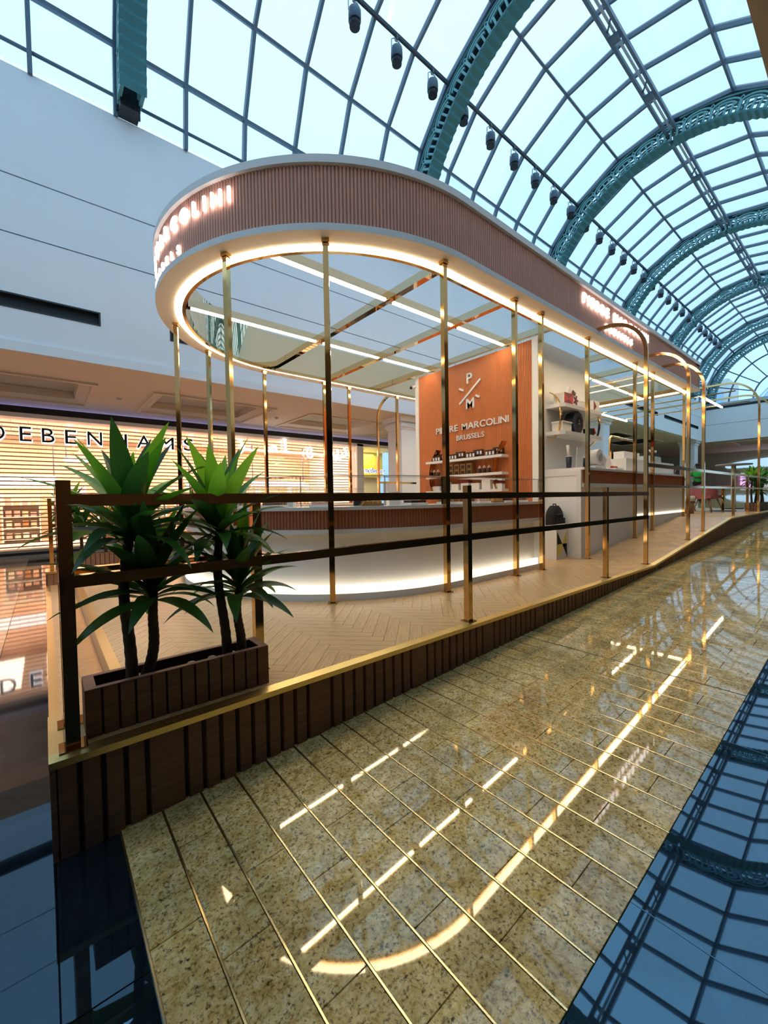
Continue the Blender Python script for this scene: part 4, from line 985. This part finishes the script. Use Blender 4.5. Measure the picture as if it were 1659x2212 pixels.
# ================================================================== PLANTERS AND PLANTS
def planter(u0, u1, v0, v1, z0, h, label, mat='slat_wood', pitch=0.066):
    t = thing('planter_box', ((u0+u1)/2, (v0+v1)/2, z0), label, 'planter')
    w = 0.02
    for a, b, c, d in ((u0+.008, u1-.008, v0+.008, v0+.03), (u0+.008, u1-.008, v1-.03, v1-.008), (u0+.008, u0+.03, v0+.03, v1-.03), (u1-.03, u1-.008, v0+.03, v1-.03)):
        MB().box(a, b, c, d, z0, z0+h-.004).build('wall_board', 'slat_gap', t)
    n = round((u1-u0)/pitch); p = (u1-u0)/n
    for i in range(n):
        a = u0 + i*p + .003; b = a + p - .010
        for (c, d) in ((v0, v0+.008), (v1-.008, v1)): MB().box(a, b, c, d, z0, z0+h-.003).build('slat', mat, t)
    m = max(2, round((v1-v0)/pitch)); q = (v1-v0)/m
    for i in range(m):
        a = v0 + i*q + .003; b = a + q - .010
        for (c, d) in ((u0, u0+.008), (u1-.008, u1)): MB().box(c, d, a, b, z0, z0+h-.003).build('slat', mat, t)
    r = MB(); r.box(u0+.001, u1-.001, v0+.001, v0+.03, z0+h-.004, z0+h); r.box(u0+.001, u1-.001, v1-.03, v1-.001, z0+h-.004, z0+h); r.box(u0+.001, u0+.045, v0+.03, v1-.03, z0+h-.004, z0+h); r.box(u1-.045, u1-.001, v0+.03, v1-.03, z0+h-.004, z0+h)
    r.build('rim', 'slat_wood_lit', t)
    s = MB(); rr = random.Random(int(u0*100)); nx, ny = 16, 5; vs = []
    for j in range(ny+1):
        for i in range(nx+1): vs.append((u0+.03+(u1-u0-.06)*i/nx, v0+.03+(v1-v0-.06)*j/ny, z0+h-.05+rr.uniform(-.008, .008)))
    s.add(vs, [(j*(nx+1)+i, j*(nx+1)+i+1, (j+1)*(nx+1)+i+1, (j+1)*(nx+1)+i) for j in range(ny) for i in range(nx)]); s.build('soil', 'soil', t)
    for k in range(7):
        x = rr.uniform(u0+.1, u1-.1); y = rr.uniform(v0+.05, v1-.05); MB().sphere((x, y, z0+h-.042), .018, 8, 5, (1.3, 1, .5)).build('pebble', 'box_pink' if k % 2 else 'cream', t)
    return t
planter(0.11, 0.97, 2.243, 2.445, 0.0, 0.22, 'dark slatted wooden planter box beside the near corner post')
planter(0.11, 0.97, mv(2.445), mv(2.243), 0.0, 0.22, 'slatted wooden planter box at the far platform corner by the store', 'slat_wood_lit')
planter(16.4, 18.6, 2.36, 2.62, 0.5, 0.25, 'brown planter box on the cafe deck behind the gold rail')

def leaf_mesh(L, wd, rise, droop, fold=0.35, n=10):
    """lanceolate leaf along +x with midrib fold; rise/droop give the arch"""
    mb = MB(); vs = []; ang = rise; x = z = 0.0
    for i in range(n+1):
        t = i/n; w = wd*(math.sin(PI*min(1, t**0.75*0.98+0.02))**0.8)*(1-0.15*t) if 0 < i < n else (wd*0.22 if i == 0 else 0.001)
        f = fold*w
        nx_, nz_ = -math.sin(ang), math.cos(ang)
        vs += [(x+nx_*f, w, z+nz_*f), (x, 0, z), (x+nx_*f, -w, z+nz_*f)]
        ang -= droop/n; x += L/n*math.cos(ang); z += L/n*math.sin(ang)
    fs = []
    for i in range(n): a = i*3; fs += [(a, a+1, a+4, a+3), (a+1, a+2, a+5, a+4)]
    mb.add(vs, fs, True); return mb.mesh('leaf')
LM = {}
for key, (L, wd, ri, dr) in {'up': (0.42, 0.043, 0.0, 0.30), 'mid': (0.42, 0.043, 0.0, 0.60), 'arch': (0.38, 0.042, 0.0, 1.0), 'short': (0.30, 0.042, 0.0, 0.25)}.items():
    for mt in ('leaf', 'leaf_backlit'):
        me = leaf_mesh(L, wd, ri, dr); me.materials.append(M[mt]); LM[(key, mt)] = me
def dracaena(base, top, label, seed, nleaf=24, sc=1.0, group=None, bright=0.4, rad=0.026):
    rr = random.Random(seed); t = thing('dracaena_plant', base, label, 'plant', group)
    b, tp = Vector(base), Vector(top); n = 26; pts = []; rd = []
    bend = Vector((rr.uniform(-.03, .03), rr.uniform(-.02, .02), 0))
    for i in range(n+1):
        q = i/n; pts.append(b.lerp(tp, q) + bend*math.sin(PI*q) + Vector((0.008*math.sin(7*q), 0, 0))); rd.append(rad*(1.05-.25*q)*(1.0 + (0.05 if i % 2 else -0.03)))
    MB().tube(pts, rd, 12).build('trunk', 'bark', t)
    for i in range(nleaf):
        f = i/(nleaf-1); az = i*2.39996 + rr.uniform(-.25, .25)
        el = R_(84 - 74*f**1.1 + rr.uniform(-8, 8))
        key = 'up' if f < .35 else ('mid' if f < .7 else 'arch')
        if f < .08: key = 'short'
        mt = 'leaf_backlit' if (f < bright and rr.random() < .8) else 'leaf'  # upper crown leaves mostly take the backlit colour
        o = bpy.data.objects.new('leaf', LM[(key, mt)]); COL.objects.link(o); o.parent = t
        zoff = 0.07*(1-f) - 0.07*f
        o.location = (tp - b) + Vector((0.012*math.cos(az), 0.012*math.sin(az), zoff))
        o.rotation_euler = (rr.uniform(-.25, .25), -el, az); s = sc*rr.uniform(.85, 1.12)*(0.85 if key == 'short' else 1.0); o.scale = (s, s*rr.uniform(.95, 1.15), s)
    return t
zs = 0.18
P1 = dracaena((0.306, 2.335, zs), (0.318, 2.335, 0.93), 'tall dracaena at the left end of the near planter, bright green crown', 1, 36, 1.12, 'dracaenas in the near planter', .55)
P2 = dracaena((0.365, 2.345, zs), (0.405, 2.335, 0.62), 'short dracaena on the left of the near planter, crown under the top rail', 2, 34, 1.02, 'dracaenas in the near planter', 0.12)
P3 = dracaena((0.77, 2.34, zs), (0.742, 2.34, 0.90), 'tall dracaena on the right of the near planter, leaves against the light', 3, 36, 1.08, 'dracaenas in the near planter', .5)
P4 = dracaena((0.845, 2.33, zs), (0.845, 2.335, 0.575), 'short dracaena at the right end of the near planter', 4, 32, 0.98, 'dracaenas in the near planter', 0.12)
for (src, u, lab) in ((P1, 0.30, 'tall dracaena in the far planter by the store'), (P2, 0.42, 'short dracaena in the far planter'), (P4, 0.80, 'slim dracaena at the right end of the far planter')):
    c = copy_tree(src, None, lab, 'dracaenas in the far planter'); c.location = (u, mv(2.34), zs)
for i, (u, src) in enumerate(((16.6, P1), (17.1, P3), (17.6, P2), (18.1, P1), (18.5, P3))):
    c = copy_tree(src, None, 'leafy green plant in the cafe deck planter, %s from the left' % ords[i], 'plants in the cafe planter'); c.location = (u, 2.49, 0.70); c.rotation_euler = (0, 0, 1.3*i)

# ================================================================== CENTRE BLOCK WITH SHELVES, SECOND COUNTER
bl = thing('shelf_block', (7.7, 5.39, 0), 'white full-height kiosk block with two display shelves and gold arcs', 'shelving')
MB().box(UP+.12, 8.62, 3.85, 6.93, 0, 3.80).build('block_body', 'white_matt', bl)
for z0 in (2.62, 2.14):
    pl = [(7.0, 3.85), (7.0, 3.60), (7.06, 3.52), (8.45, 3.50), (8.62, 3.56), (8.66, 3.85)]
    MB().prism(pl, z0, z0+.065).build('shelf', 'white_gloss', bl)
for u, s in ((7.06, 1), (8.6, 1)):
    pts = [(u, 3.86-0.26*math.cos(a), 2.48+0.43*math.sin(a)/math.sin(1.35)) for a in [(-1.35+2.7*i/18) for i in range(19)]]
    MB().rectsweep(pts, 0.05, 0.02, (1, 0, 0)).build('gold_arc', 'gold', bl)
def tri_box(name, u0, u1, v0, v1, z0, z1, mats, label, cat):
    t = thing(name, ((u0+u1)/2, (v0+v1)/2, z0), label, cat); MB().box(u0, u1, v0+.002, v1, z0, z1).build('box_body', 'paper', t)
    c = ((u0+u1)/2, (z0+z1)/2); k = [(u0, z0), (u1, z0), (u1, z1), (u0, z1)]
    for i in range(4):
        a, b = k[i], k[(i+1) % 4]
        if mats[i]: MB().add([(a[0], v0, a[1]), (b[0], v0, b[1]), (c[0], v0, c[1])], [(0, 1, 2)]).build('colour_facet', mats[i], t)
    return t
tri_box('gift_box', 7.10, 7.42, 3.56, 3.76, 2.685, 2.885, ('maroon', 'red', 'maroon', 'red'), 'red, maroon and white faceted gift box on the upper white shelf', 'box')
MB().box(7.45, 8.15, 3.58, 3.80, 2.685, 2.80).build('white_plinth', 'paper', None, 'long white block behind the red bow on the upper white shelf', 'block')
pp = thing('paper_sculpture', (7.6, 3.68, 2.80), 'white folded paper ornament with red ribbon bow on the upper shelf', 'ornament')
MB().obox((7.45, 3.70, 2.93), Vector((.07, 0, .10)), (0, .05, 0), Vector((-.04, 0, .03))).build('paper_fold', 'paper', pp); MB().obox((7.66, 3.70, 2.89), Vector((.13, 0, -.06)), (0, .05, 0), Vector((.02, 0, .04))).build('paper_fold', 'paper', pp); MB().obox((7.60, 3.63, 2.95), Vector((.05, 0, -.02)), (0, .01, 0), Vector((.01, 0, .025))).build('paper_fold', 'box_brown', pp)
for a in range(5): MB().obox((7.56+.045*math.cos(a*1.26), 3.575, 2.80+.045*math.sin(a*1.26)), Vector((math.cos(a*1.26)*.04, 0, math.sin(a*1.26)*.04)), (0, .006, 0), Vector((-math.sin(a*1.26)*.014, 0, math.cos(a*1.26)*.014))).build('ribbon_loop', 'maroon', pp)
MB().bar((7.80, 3.66, 2.82), (8.05, 3.66, 2.84), .04, .03).build('curled_ribbon', 'box_pink', pp)
tri_box('gift_box', 8.26, 8.52, 3.56, 3.74, 2.685, 2.90, (None, None, None, 'maroon'), 'white box with maroon triangle at the right end of the upper shelf', 'box')
t = thing('white_box', (7.2, 3.68, 2.205), 'white lidded box at the left of the lower white shelf', 'box'); MB().box(7.08, 7.40, 3.58, 3.78, 2.205, 2.36).build('box_body', 'paper', t); MB().box(7.07, 7.41, 3.57, 3.79, 2.36, 2.385).build('lid', 'white_gloss', t)
t = thing('navy_box', (7.65, 3.66, 2.205), 'large dark navy ten-sided box on the lower white shelf', 'box'); n = 10; ring = [(7.66+.21*math.cos(2*PI*(i+.5)/n), 2.205+.20+.21*math.sin(2*PI*(i+.5)/n)) for i in range(n)]
MB().add([(x, v, z) for v in (3.58, 3.74) for x, z in ring], [tuple(range(n)), tuple(range(n, 2*n))[::-1]] + [(i, n+i, n+(i+1) % n, (i+1) % n) for i in range(n)]).build('box_body', 'navy', t)
ring2 = [(7.70+.14*math.cos(2*PI*(i+.5)/n), 2.205+.17+.155*math.sin(2*PI*(i+.5)/n)) for i in range(n)]; MB().add([(x, 3.578, z) for x, z in ring2], [tuple(range(n))]).build('front_panel', 'fabric_black', t)
MB().box(7.67, 7.73, 3.574, 3.578, 2.38, 2.40).build('print', 'chair_grey', t); MB().box(7.685, 7.715, 3.574, 3.578, 2.42, 2.46).build('print', 'chair_grey', t)
t = thing('dark_bag', (8.2, 3.64, 2.205), 'small black bag with red ribbon on the lower white shelf', 'bag'); MB().obox((8.22, 3.64, 2.28), (.10, 0, .01), (0, .06, 0), Vector((-.01, 0, .075))).build('bag_body', 'fabric_black', t); MB().bar((8.28, 3.575, 2.36), (8.36, 3.575, 2.26), .03, .02).build('ribbon', 'red', t)

c2 = thing('order_counter', (9.8, 3.5, 0), 'long white order counter with brown band stepping along the ramp', 'counter')
U2a, U2b = 6.95, 12.70
mb = MB(); mb.add([(U2a,3.2,0),(U2b,3.2,.5),(U2b,3.2,.60),(9.2,3.2,.60),(9.2,3.2,.6),(U2a,3.2,.6)], []); 
def slopebox(mb, u0, u1, v0, v1, zt):
    us = [u0] + [q for q in (7.0, 12.0) if u0 < q < u1] + [u1]
    for a, b in zip(us[:-1], us[1:]): mb.add([(a,v0,dz(a)),(b,v0,dz(b)),(b,v1,dz(b)),(a,v1,dz(a)),(a,v0,zt),(b,v0,zt),(b,v1,zt),(a,v1,zt)], [(3,2,1,0),(4,5,6,7),(0,1,5,4),(1,2,6,5),(2,3,7,6),(3,0,4,7)])
    return mb
slopebox(MB(), U2a, 9.2, 3.2, 3.84, 1.20).build('body', 'white_matt', c2); slopebox(MB(), 9.2, U2b, 3.2, 3.84, 0.60).build('lower_body', 'white_matt', c2)
MB().box(9.2, U2b, 3.245, 3.84, 0.60, 1.20).build('upper_body', 'white_matt', c2); MB().box(9.25, U2b-.05, 3.21, 3.243, 0.602, 0.645).build('base_light', 'led_base', c2)
MB().box(U2a, U2b, 3.16, 3.84, 1.20, 1.265).build('ledge', 'white_gloss', c2)
mb = MB(); n = int((U2b-U2a)/.036)*4; vs = []; pf = (0, .8, 1, .8)
for i in range(n+1): x = U2a+.02+(U2b-U2a-.04)*i/n; d = 3.19 - .012*pf[i % 4]; vs += [(x, d, 1.265), (x, d, 1.49)]
mb.add(vs, [(2*i, 2*i+2, 2*i+3, 2*i+1) for i in range(n)]); mb.box(U2a+.02, U2b-.02, 3.19, 3.8, 1.265, 1.49); mb.build('reeded_band', 'terracotta', c2)
MB().box(U2a-.03, U2b+.02, 3.14, 3.84, 1.49, 1.53).build('countertop', 'white_gloss', c2)
MB().box(U2a-.04, U2a, 3.18, 3.84, 0, 1.49).build('end_panel', 'white_matt', c2)
for a, b, c, d in ((3.18, 3.26, 0, 1.49), (3.26, 3.84, 1.40, 1.49), (3.26, 3.84, 0, .07)): MB().box(U2a-.055, U2a-.04, a, b, c, d).build('end_frame', 'white_gloss', c2)
MB().box(9.55, U2b, 3.45, 3.84, 1.53, 1.84).build('raised_back', 'white_gloss', c2); MB().box(9.85, 10.75, 3.6, 3.82, 1.84, 2.02).build('raised_box', 'white_matt', c2)
# things on the order counter
def cup(u, v, z, h, r, mat, label, lidm=None):
    t = thing('paper_cup', (u, v, z), label, 'cup', 'cups on the order counter'); MB().tube([(u,v,z),(u,v,z+h)], [r*.8, r], 14).build('cup_body', mat, t); MB().tube([(u,v,z+h),(u,v,z+h+.015)], [r*1.06, r*.95], 14).build('lid', lidm or 'white_gloss', t)
cup(7.03, 3.45, 1.53, .20, .05, 'navy', 'dark paper cup left of the white menu card'); cup(7.50, 3.42, 1.53, .20, .05, 'navy', 'dark paper cup right of the white menu card')
t = thing('menu_card', (7.22, 3.36, 1.53), 'plain white standing menu card on the order counter', 'card'); MB().obox((7.24, 3.36, 1.71), (.12, 0, 0), Vector((0, .006, .002)), (0, -.01, .18)).build('card', 'paper', t); MB().box(7.12, 7.36, 3.34, 3.42, 1.53, 1.54).build('foot', 'paper', t)
t = thing('white_stick_pack', (7.05, 3.5, 1.74), 'slanted white tube standing in the left cup on the order counter', 'tube'); MB().cyl((7.03, 3.45, 1.76), (6.99, 3.45, 1.93), .025, n=10).build('tube', 'paper', t)
t = thing('pump_machine', (8.15, 3.5, 1.53), 'white rounded dispenser machine on the order counter', 'machine'); MB().box(7.95, 8.42, 3.40, 3.62, 1.53, 1.62).build('base', 'white_gloss', t)
MB().tube([(8.15, 3.60, 1.78), (8.15, 3.40, 1.78)], .15, 20).build('drum', 'white_gloss', t); MB().tube([(8.15, 3.395, 1.78), (8.15, 3.38, 1.78)], .07, 16).build('dial', 'chair_grey', t); MB().obox((8.36, 3.5, 1.74), (.09, 0, -.05), (0, .09, 0), (.03, 0, .06)).build('spout', 'white_gloss', t)
t = thing('open_gift_box', (8.8, 3.42, 1.53), 'open white gift box with orange sweets on the order counter', 'box'); MB().box(8.62, 9.02, 3.30, 3.52, 1.53, 1.59).build('box_body', 'paper', t); MB().obox((8.82, 3.54, 1.72), (.19, 0, 0), Vector((0, .006, 0)), (0, .03, .14)).build('raised_lid', 'paper', t)
for k in range(3): MB().sphere((8.70+.09*k, 3.40, 1.605), .035, 10, 6).build('sweet', ('orange_led', 'red', 'box_gold')[0 if False else (k % 2)+1], t)
for k in range(3): MB().box(9.05+.02*k, 9.40-.02*k, 3.28, 3.46, 1.53+.02*k, 1.548+.02*k).build('menu_booklet', 'paper', None, 'flat white booklet on the order counter, %s of the small pile' % ('bottom', 'middle', 'top')[k], 'booklet', 'booklets on the order counter')
em = thing('coffee_machine', (11.5, 3.65, 1.84), 'chrome and white coffee machine on the raised counter back', 'coffee machine')
MB().box(11.1, 11.9, 3.50, 3.80, 1.84, 1.98).build('body', 'steel_light', em); MB().box(11.15, 11.85, 3.52, 3.78, 1.98, 2.06).build('cup_tray', 'dark_metal', em)
for k in range(4): MB().cyl((11.25+.16*k, 3.6, 2.06), (11.25+.16*k, 3.6, 2.14), .045, .055, 12).build('cup', 'white_gloss', em)
gr = thing('gold_frame_rail', (10.4, 3.75, 1.84), 'slim gold rail with round corner behind the raised counter', 'rail')
MB().tube([(9.62, 3.80, 1.84), (9.62, 3.80, 2.30), (9.68, 3.80, 2.35), (11.0, 3.80, 2.35), (11.06, 3.80, 2.30), (11.06, 3.80, 1.84)], .028, 10).build('rail_tube', 'gold', gr)
# white stool box with rucksack
sb = thing('white_cube_box', (6.68, 3.52, 0), 'white cube box with yellow and black triangles on the floor by the counter end', 'box')
MB().box(6.50, 6.87, 3.402, 3.64, 0, 0.49).build('box_body', 'white_gloss', sb)
for pts, mt in ((((6.52, .02), (6.85, .47), (6.85, .26)), 'yellow'), (((6.52, .47), (6.69, .25), (6.52, .25)), 'fabric_black'), (((6.69, .25), (6.85, .25), (6.85, .02)), 'fabric_black'), (((6.52, .02), (6.52, .25), (6.66, .25)), 'yellow')):
    MB().add([(x, 3.4, z) for x, z in pts], [(0, 1, 2)]).build('printed_triangle', mt, sb)
bp = thing('rucksack', (6.68, 3.52, 0.49), 'black rucksack standing on the white cube box', 'rucksack')
mb = MB(); vs = []; fs = []; nu, nv = 20, 12
for j in range(nv+1):
    q = j/nv; h = 0.40*q; wu = 0.17*(1-0.55*max(0, (q-.6)/.4)**2); wv = 0.105*(1-0.5*max(0, (q-.5)/.5)**2)
    if j == 0: wu *= .92
    for i in range(nu):
        a = 2*PI*i/nu; c_, s_ = math.cos(a), math.sin(a); e = 0.55
        vs.append((6.68+wu*math.copysign(abs(c_)**e, c_), 3.53+wv*math.copysign(abs(s_)**e, s_), 0.492+h))
for j in range(nv):
    for i in range(nu): fs.append((j*nu+i, j*nu+(i+1) % nu, (j+1)*nu+(i+1) % nu, (j+1)*nu+i))
fs += [tuple(range(nu))[::-1], tuple(nv*nu+i for i in range(nu))]
mb.add(vs, fs, True); mb.build('bag_body', 'fabric_black', bp)
MB().obox((6.68, 3.425, 0.60), (.12, 0, 0), (0, .022, 0), (0, 0, .085)).build('front_pocket', 'fabric_black', bp); MB().tube([(6.63, 3.53, .885), (6.64, 3.53, .92), (6.72, 3.53, .92), (6.73, 3.53, .885)], .009, 8).build('top_handle', 'fabric_black', bp)
MB().tube([(6.52+.02*i, 3.425-.006*math.sin(i*.4), .75) for i in range(17)], .004, 6).build('zip', 'steel_grey', bp); MB().box(6.74, 6.79, 3.418, 3.424, .78, .79).build('logo_tab', 'chair_grey', bp)

# ================================================================== CAFE DECK
def chair(loc, rz, label, mat='chair_pink', flip=False, z=0.0):
    t = thing('cafe_chair', loc, label, 'chair', 'upholstered cafe chairs')
    mb = MB(); mb.box(-.24, .24, -.24, .24, .42, .50); mb.build
    def b(mb, nm, m): o = bpy.data.objects.new(nm, mb.mesh(nm)); o.data.materials.append(M[m]); COL.objects.link(o); o.parent = t; return o
    b(mb, 'seat', mat)
    sh_ = MB(); vs = []; n = 16
    for i in range(n+1):
        a = PI*(0.02 + 0.96*i/n) ; h = 0.62 + 0.20*math.sin(a)
        for r, zz in ((.27, .40), (.29, h), (.26, h), (.24, .40)): vs.append((r*math.cos(a)*1.02, r*math.sin(a), zz))
    sh_.add(vs, [(i*4+j, i*4+(j+1) % 4, i*4+4+(j+1) % 4, i*4+4+j) for i in range(n) for j in range(4)] + [(3,2,1,0), tuple(n*4+j for j in range(4))]); b(sh_, 'shell_back', mat)
    for sx_, sy_ in ((-1,-1), (1,-1), (1,1), (-1,1)): b(MB().cyl((sx_*.15, sy_*.15, .43), (sx_*.26, sy_*.26, 0), .02, .013, 8), 'leg', 'leg_wood')
    t.rotation_euler = (PI if flip else 0, 0, rz)
    return t
def table(loc, r, h, label, mat='table_wood'):
    u, v, z = loc; t = thing('round_table', loc, label, 'table')
    MB().cyl((u, v, z+h-.03), (u, v, z+h), r, n=36).build('table_top', mat, t); MB().cyl((u, v, z+h-.035), (u, v, z+h-.028), r+.006, n=36).build('gold_edge', 'gold', t)
    MB().cyl((u, v, z+.02), (u, v, z+h-.03), .035, n=14).build('pedestal', 'gold', t); MB().cyl((u, v, z), (u, v, z+.02), r*.55, n=28).build('base_disc', 'dark_metal', t)
table((16.4, 3.15, .5), .60, .78, 'orange wood round table on the cafe deck behind the gold rail'); table((17.6, 4.7, .5), .55, .75, 'pale round table with chairs turned over on it', 'white_matt')
chair((15.1, 3.25, .5), R_(70), 'maroon upholstered cafe chair nearest to the ramp'); chair((15.75, 3.55, .5), R_(100), 'maroon cafe chair tucked in beside the orange table'); chair((16.2, 4.1, .5), R_(20), 'maroon cafe chair on the far side of the orange table'); chair((14.6, 4.6, .5), R_(200), 'grey cafe chair toward the order counter', 'chair_grey')
for k, (u, v) in enumerate(((17.3, 4.6), (17.75, 4.55), (17.5, 5.0))): chair((u, v, 2.08), k*1.2, 'grey cafe chair upside down on the pale table, %s' % ('left one', 'right one', 'back one')[k], 'chair_grey', True)
t = thing('tall_round_stand', (19.0, 3.35, .5), 'cream post with a thin round top behind the orange table', 'stand'); MB().cyl((19.0,3.35,.5),(19.0,3.35,2.05),.07,n=14).build('post', 'cream', t); MB().cyl((19.0,3.35,2.05),(19.0,3.35,2.09),.52,n=30).build('round_top', 'chair_grey', t); MB().cyl((19.0,3.35,.5),(19.0,3.35,.53),.3,n=24).build('base_disc', 'dark_metal', t)
t = thing('low_stool', (14.0, 3.5, .5), 'cream padded stool with gold post near the order counter', 'stool'); MB().cyl((14.0,3.5,.85),(14.0,3.5,1.0),.2,n=24).build('seat_pad', 'cream', t); MB().cyl((14.0,3.5,.5),(14.0,3.5,.85),.18,n=24).build('drum', 'leg_wood', t)

# person in a green shirt, arms folded
def skin_mesh(name, verts, edges, mat, parent, off, sub=2):
    me = bpy.data.meshes.new(name); bm = bmesh.new(); lay = bm.verts.layers.skin.verify(); bv = []
    for i, (x, y, z, r) in enumerate(verts):
        v = bm.verts.new((x, y, z)); rr_ = r if isinstance(r, tuple) else (r, r); v[lay].radius = rr_; v[lay].use_root = (i == 0); bv.append(v)
    for a, b in edges: bm.edges.new((bv[a], bv[b]))
    bm.to_mesh(me); bm.free()
    o = bpy.data.objects.new(name, me); COL.objects.link(o); o.modifiers.new('s', 'SKIN'); o.modifiers.new('d', 'SUBSURF').levels = sub; o.modifiers['d'].render_levels = sub
    bpy.context.view_layer.update(); m2 = bpy.data.meshes.new_from_object(o.evaluated_get(bpy.context.evaluated_depsgraph_get())); bpy.data.objects.remove(o)
    m2.materials.append(M[mat]); m2.polygons.foreach_set('use_smooth', [True]*len(m2.polygons)); o = bpy.data.objects.new(name, m2); COL.objects.link(o); o.parent = parent; return o
pe = thing('person', (22.6, 5.25, G(22.6)), 'person in a bright green polo shirt and dark trousers standing with folded arms', 'person')
pe.rotation_euler = (0, 0, R_(-145))
# local: faces +x, z from feet
BV = [(0,0,.95,.12),(0,0,1.12,.125),(0,0,1.30,.15),(0,0,1.43,.10),(0,0,1.52,.055),(.01,0,1.60,.06),(.015,0,1.68,.085),(.01,0,1.76,.07),
      (0,.10,.90,.09),(.01,.11,.50,.06),(0,.11,.10,.045),(.12,.12,.04,.035),(0,-.10,.90,.09),(.01,-.11,.50,.06),(0,-.11,.10,.045),(.12,-.12,.04,.035),
      (0,.19,1.42,.06),(.03,.25,1.15,.047),(.22,.08,1.13,.037),(.24,-.06,1.15,.03),(0,-.19,1.42,.06),(.03,-.25,1.15,.047),(.24,-.08,1.18,.037),(.26,.06,1.19,.03)]
BE = [(0,1),(1,2),(2,3),(3,4),(4,5),(5,6),(6,7),(0,8),(8,9),(9,10),(10,11),(0,12),(12,13),(13,14),(14,15),(3,16),(16,17),(17,18),(18,19),(3,20),(20,21),(21,22),(22,23)]
skin_mesh('body', BV, BE, 'skin_dark', pe, None)
skin_mesh('polo_shirt', [(0,0,.93,.155),(0,0,1.12,.16),(0,0,1.30,.185),(0,0,1.44,.12),(0,0,1.50,.07),(0,.20,1.42,.085),(.02,.24,1.26,.07),(0,-.20,1.42,.085),(.02,-.24,1.26,.07)], [(0,1),(1,2),(2,3),(3,4),(3,5),(5,6),(3,7),(7,8)], 'green_shirt', pe, None)
skin_mesh('trousers', [(0,0,.96,.14),(0,.10,.88,.11),(.01,.11,.50,.08),(0,.11,.10,.065),(0,-.10,.88,.11),(.01,-.11,.50,.08),(0,-.11,.10,.065)], [(0,1),(1,2),(2,3),(0,4),(4,5),(5,6)], 'trousers', pe, None)
o = bpy.data.objects.new('hair', MB().sphere((0, 0, 1.735), .1, 14, 8, (1, .88, .75)).mesh('hair')); o.data.materials.append(M['hair_black']); COL.objects.link(o); o.parent = pe
for sgn in (-1, 1):
    for q in range(4):
        o = bpy.data.objects.new('finger', MB().tube([(.24+.012*sgn, -sgn*(-.06+.0), 1.15+.02*q), (.25+.01, -sgn*(-.11), 1.15+.018*q)], [.010, .008], 6).mesh('finger')); o.data.materials.append(M['skin_dark']); COL.objects.link(o); o.parent = pe
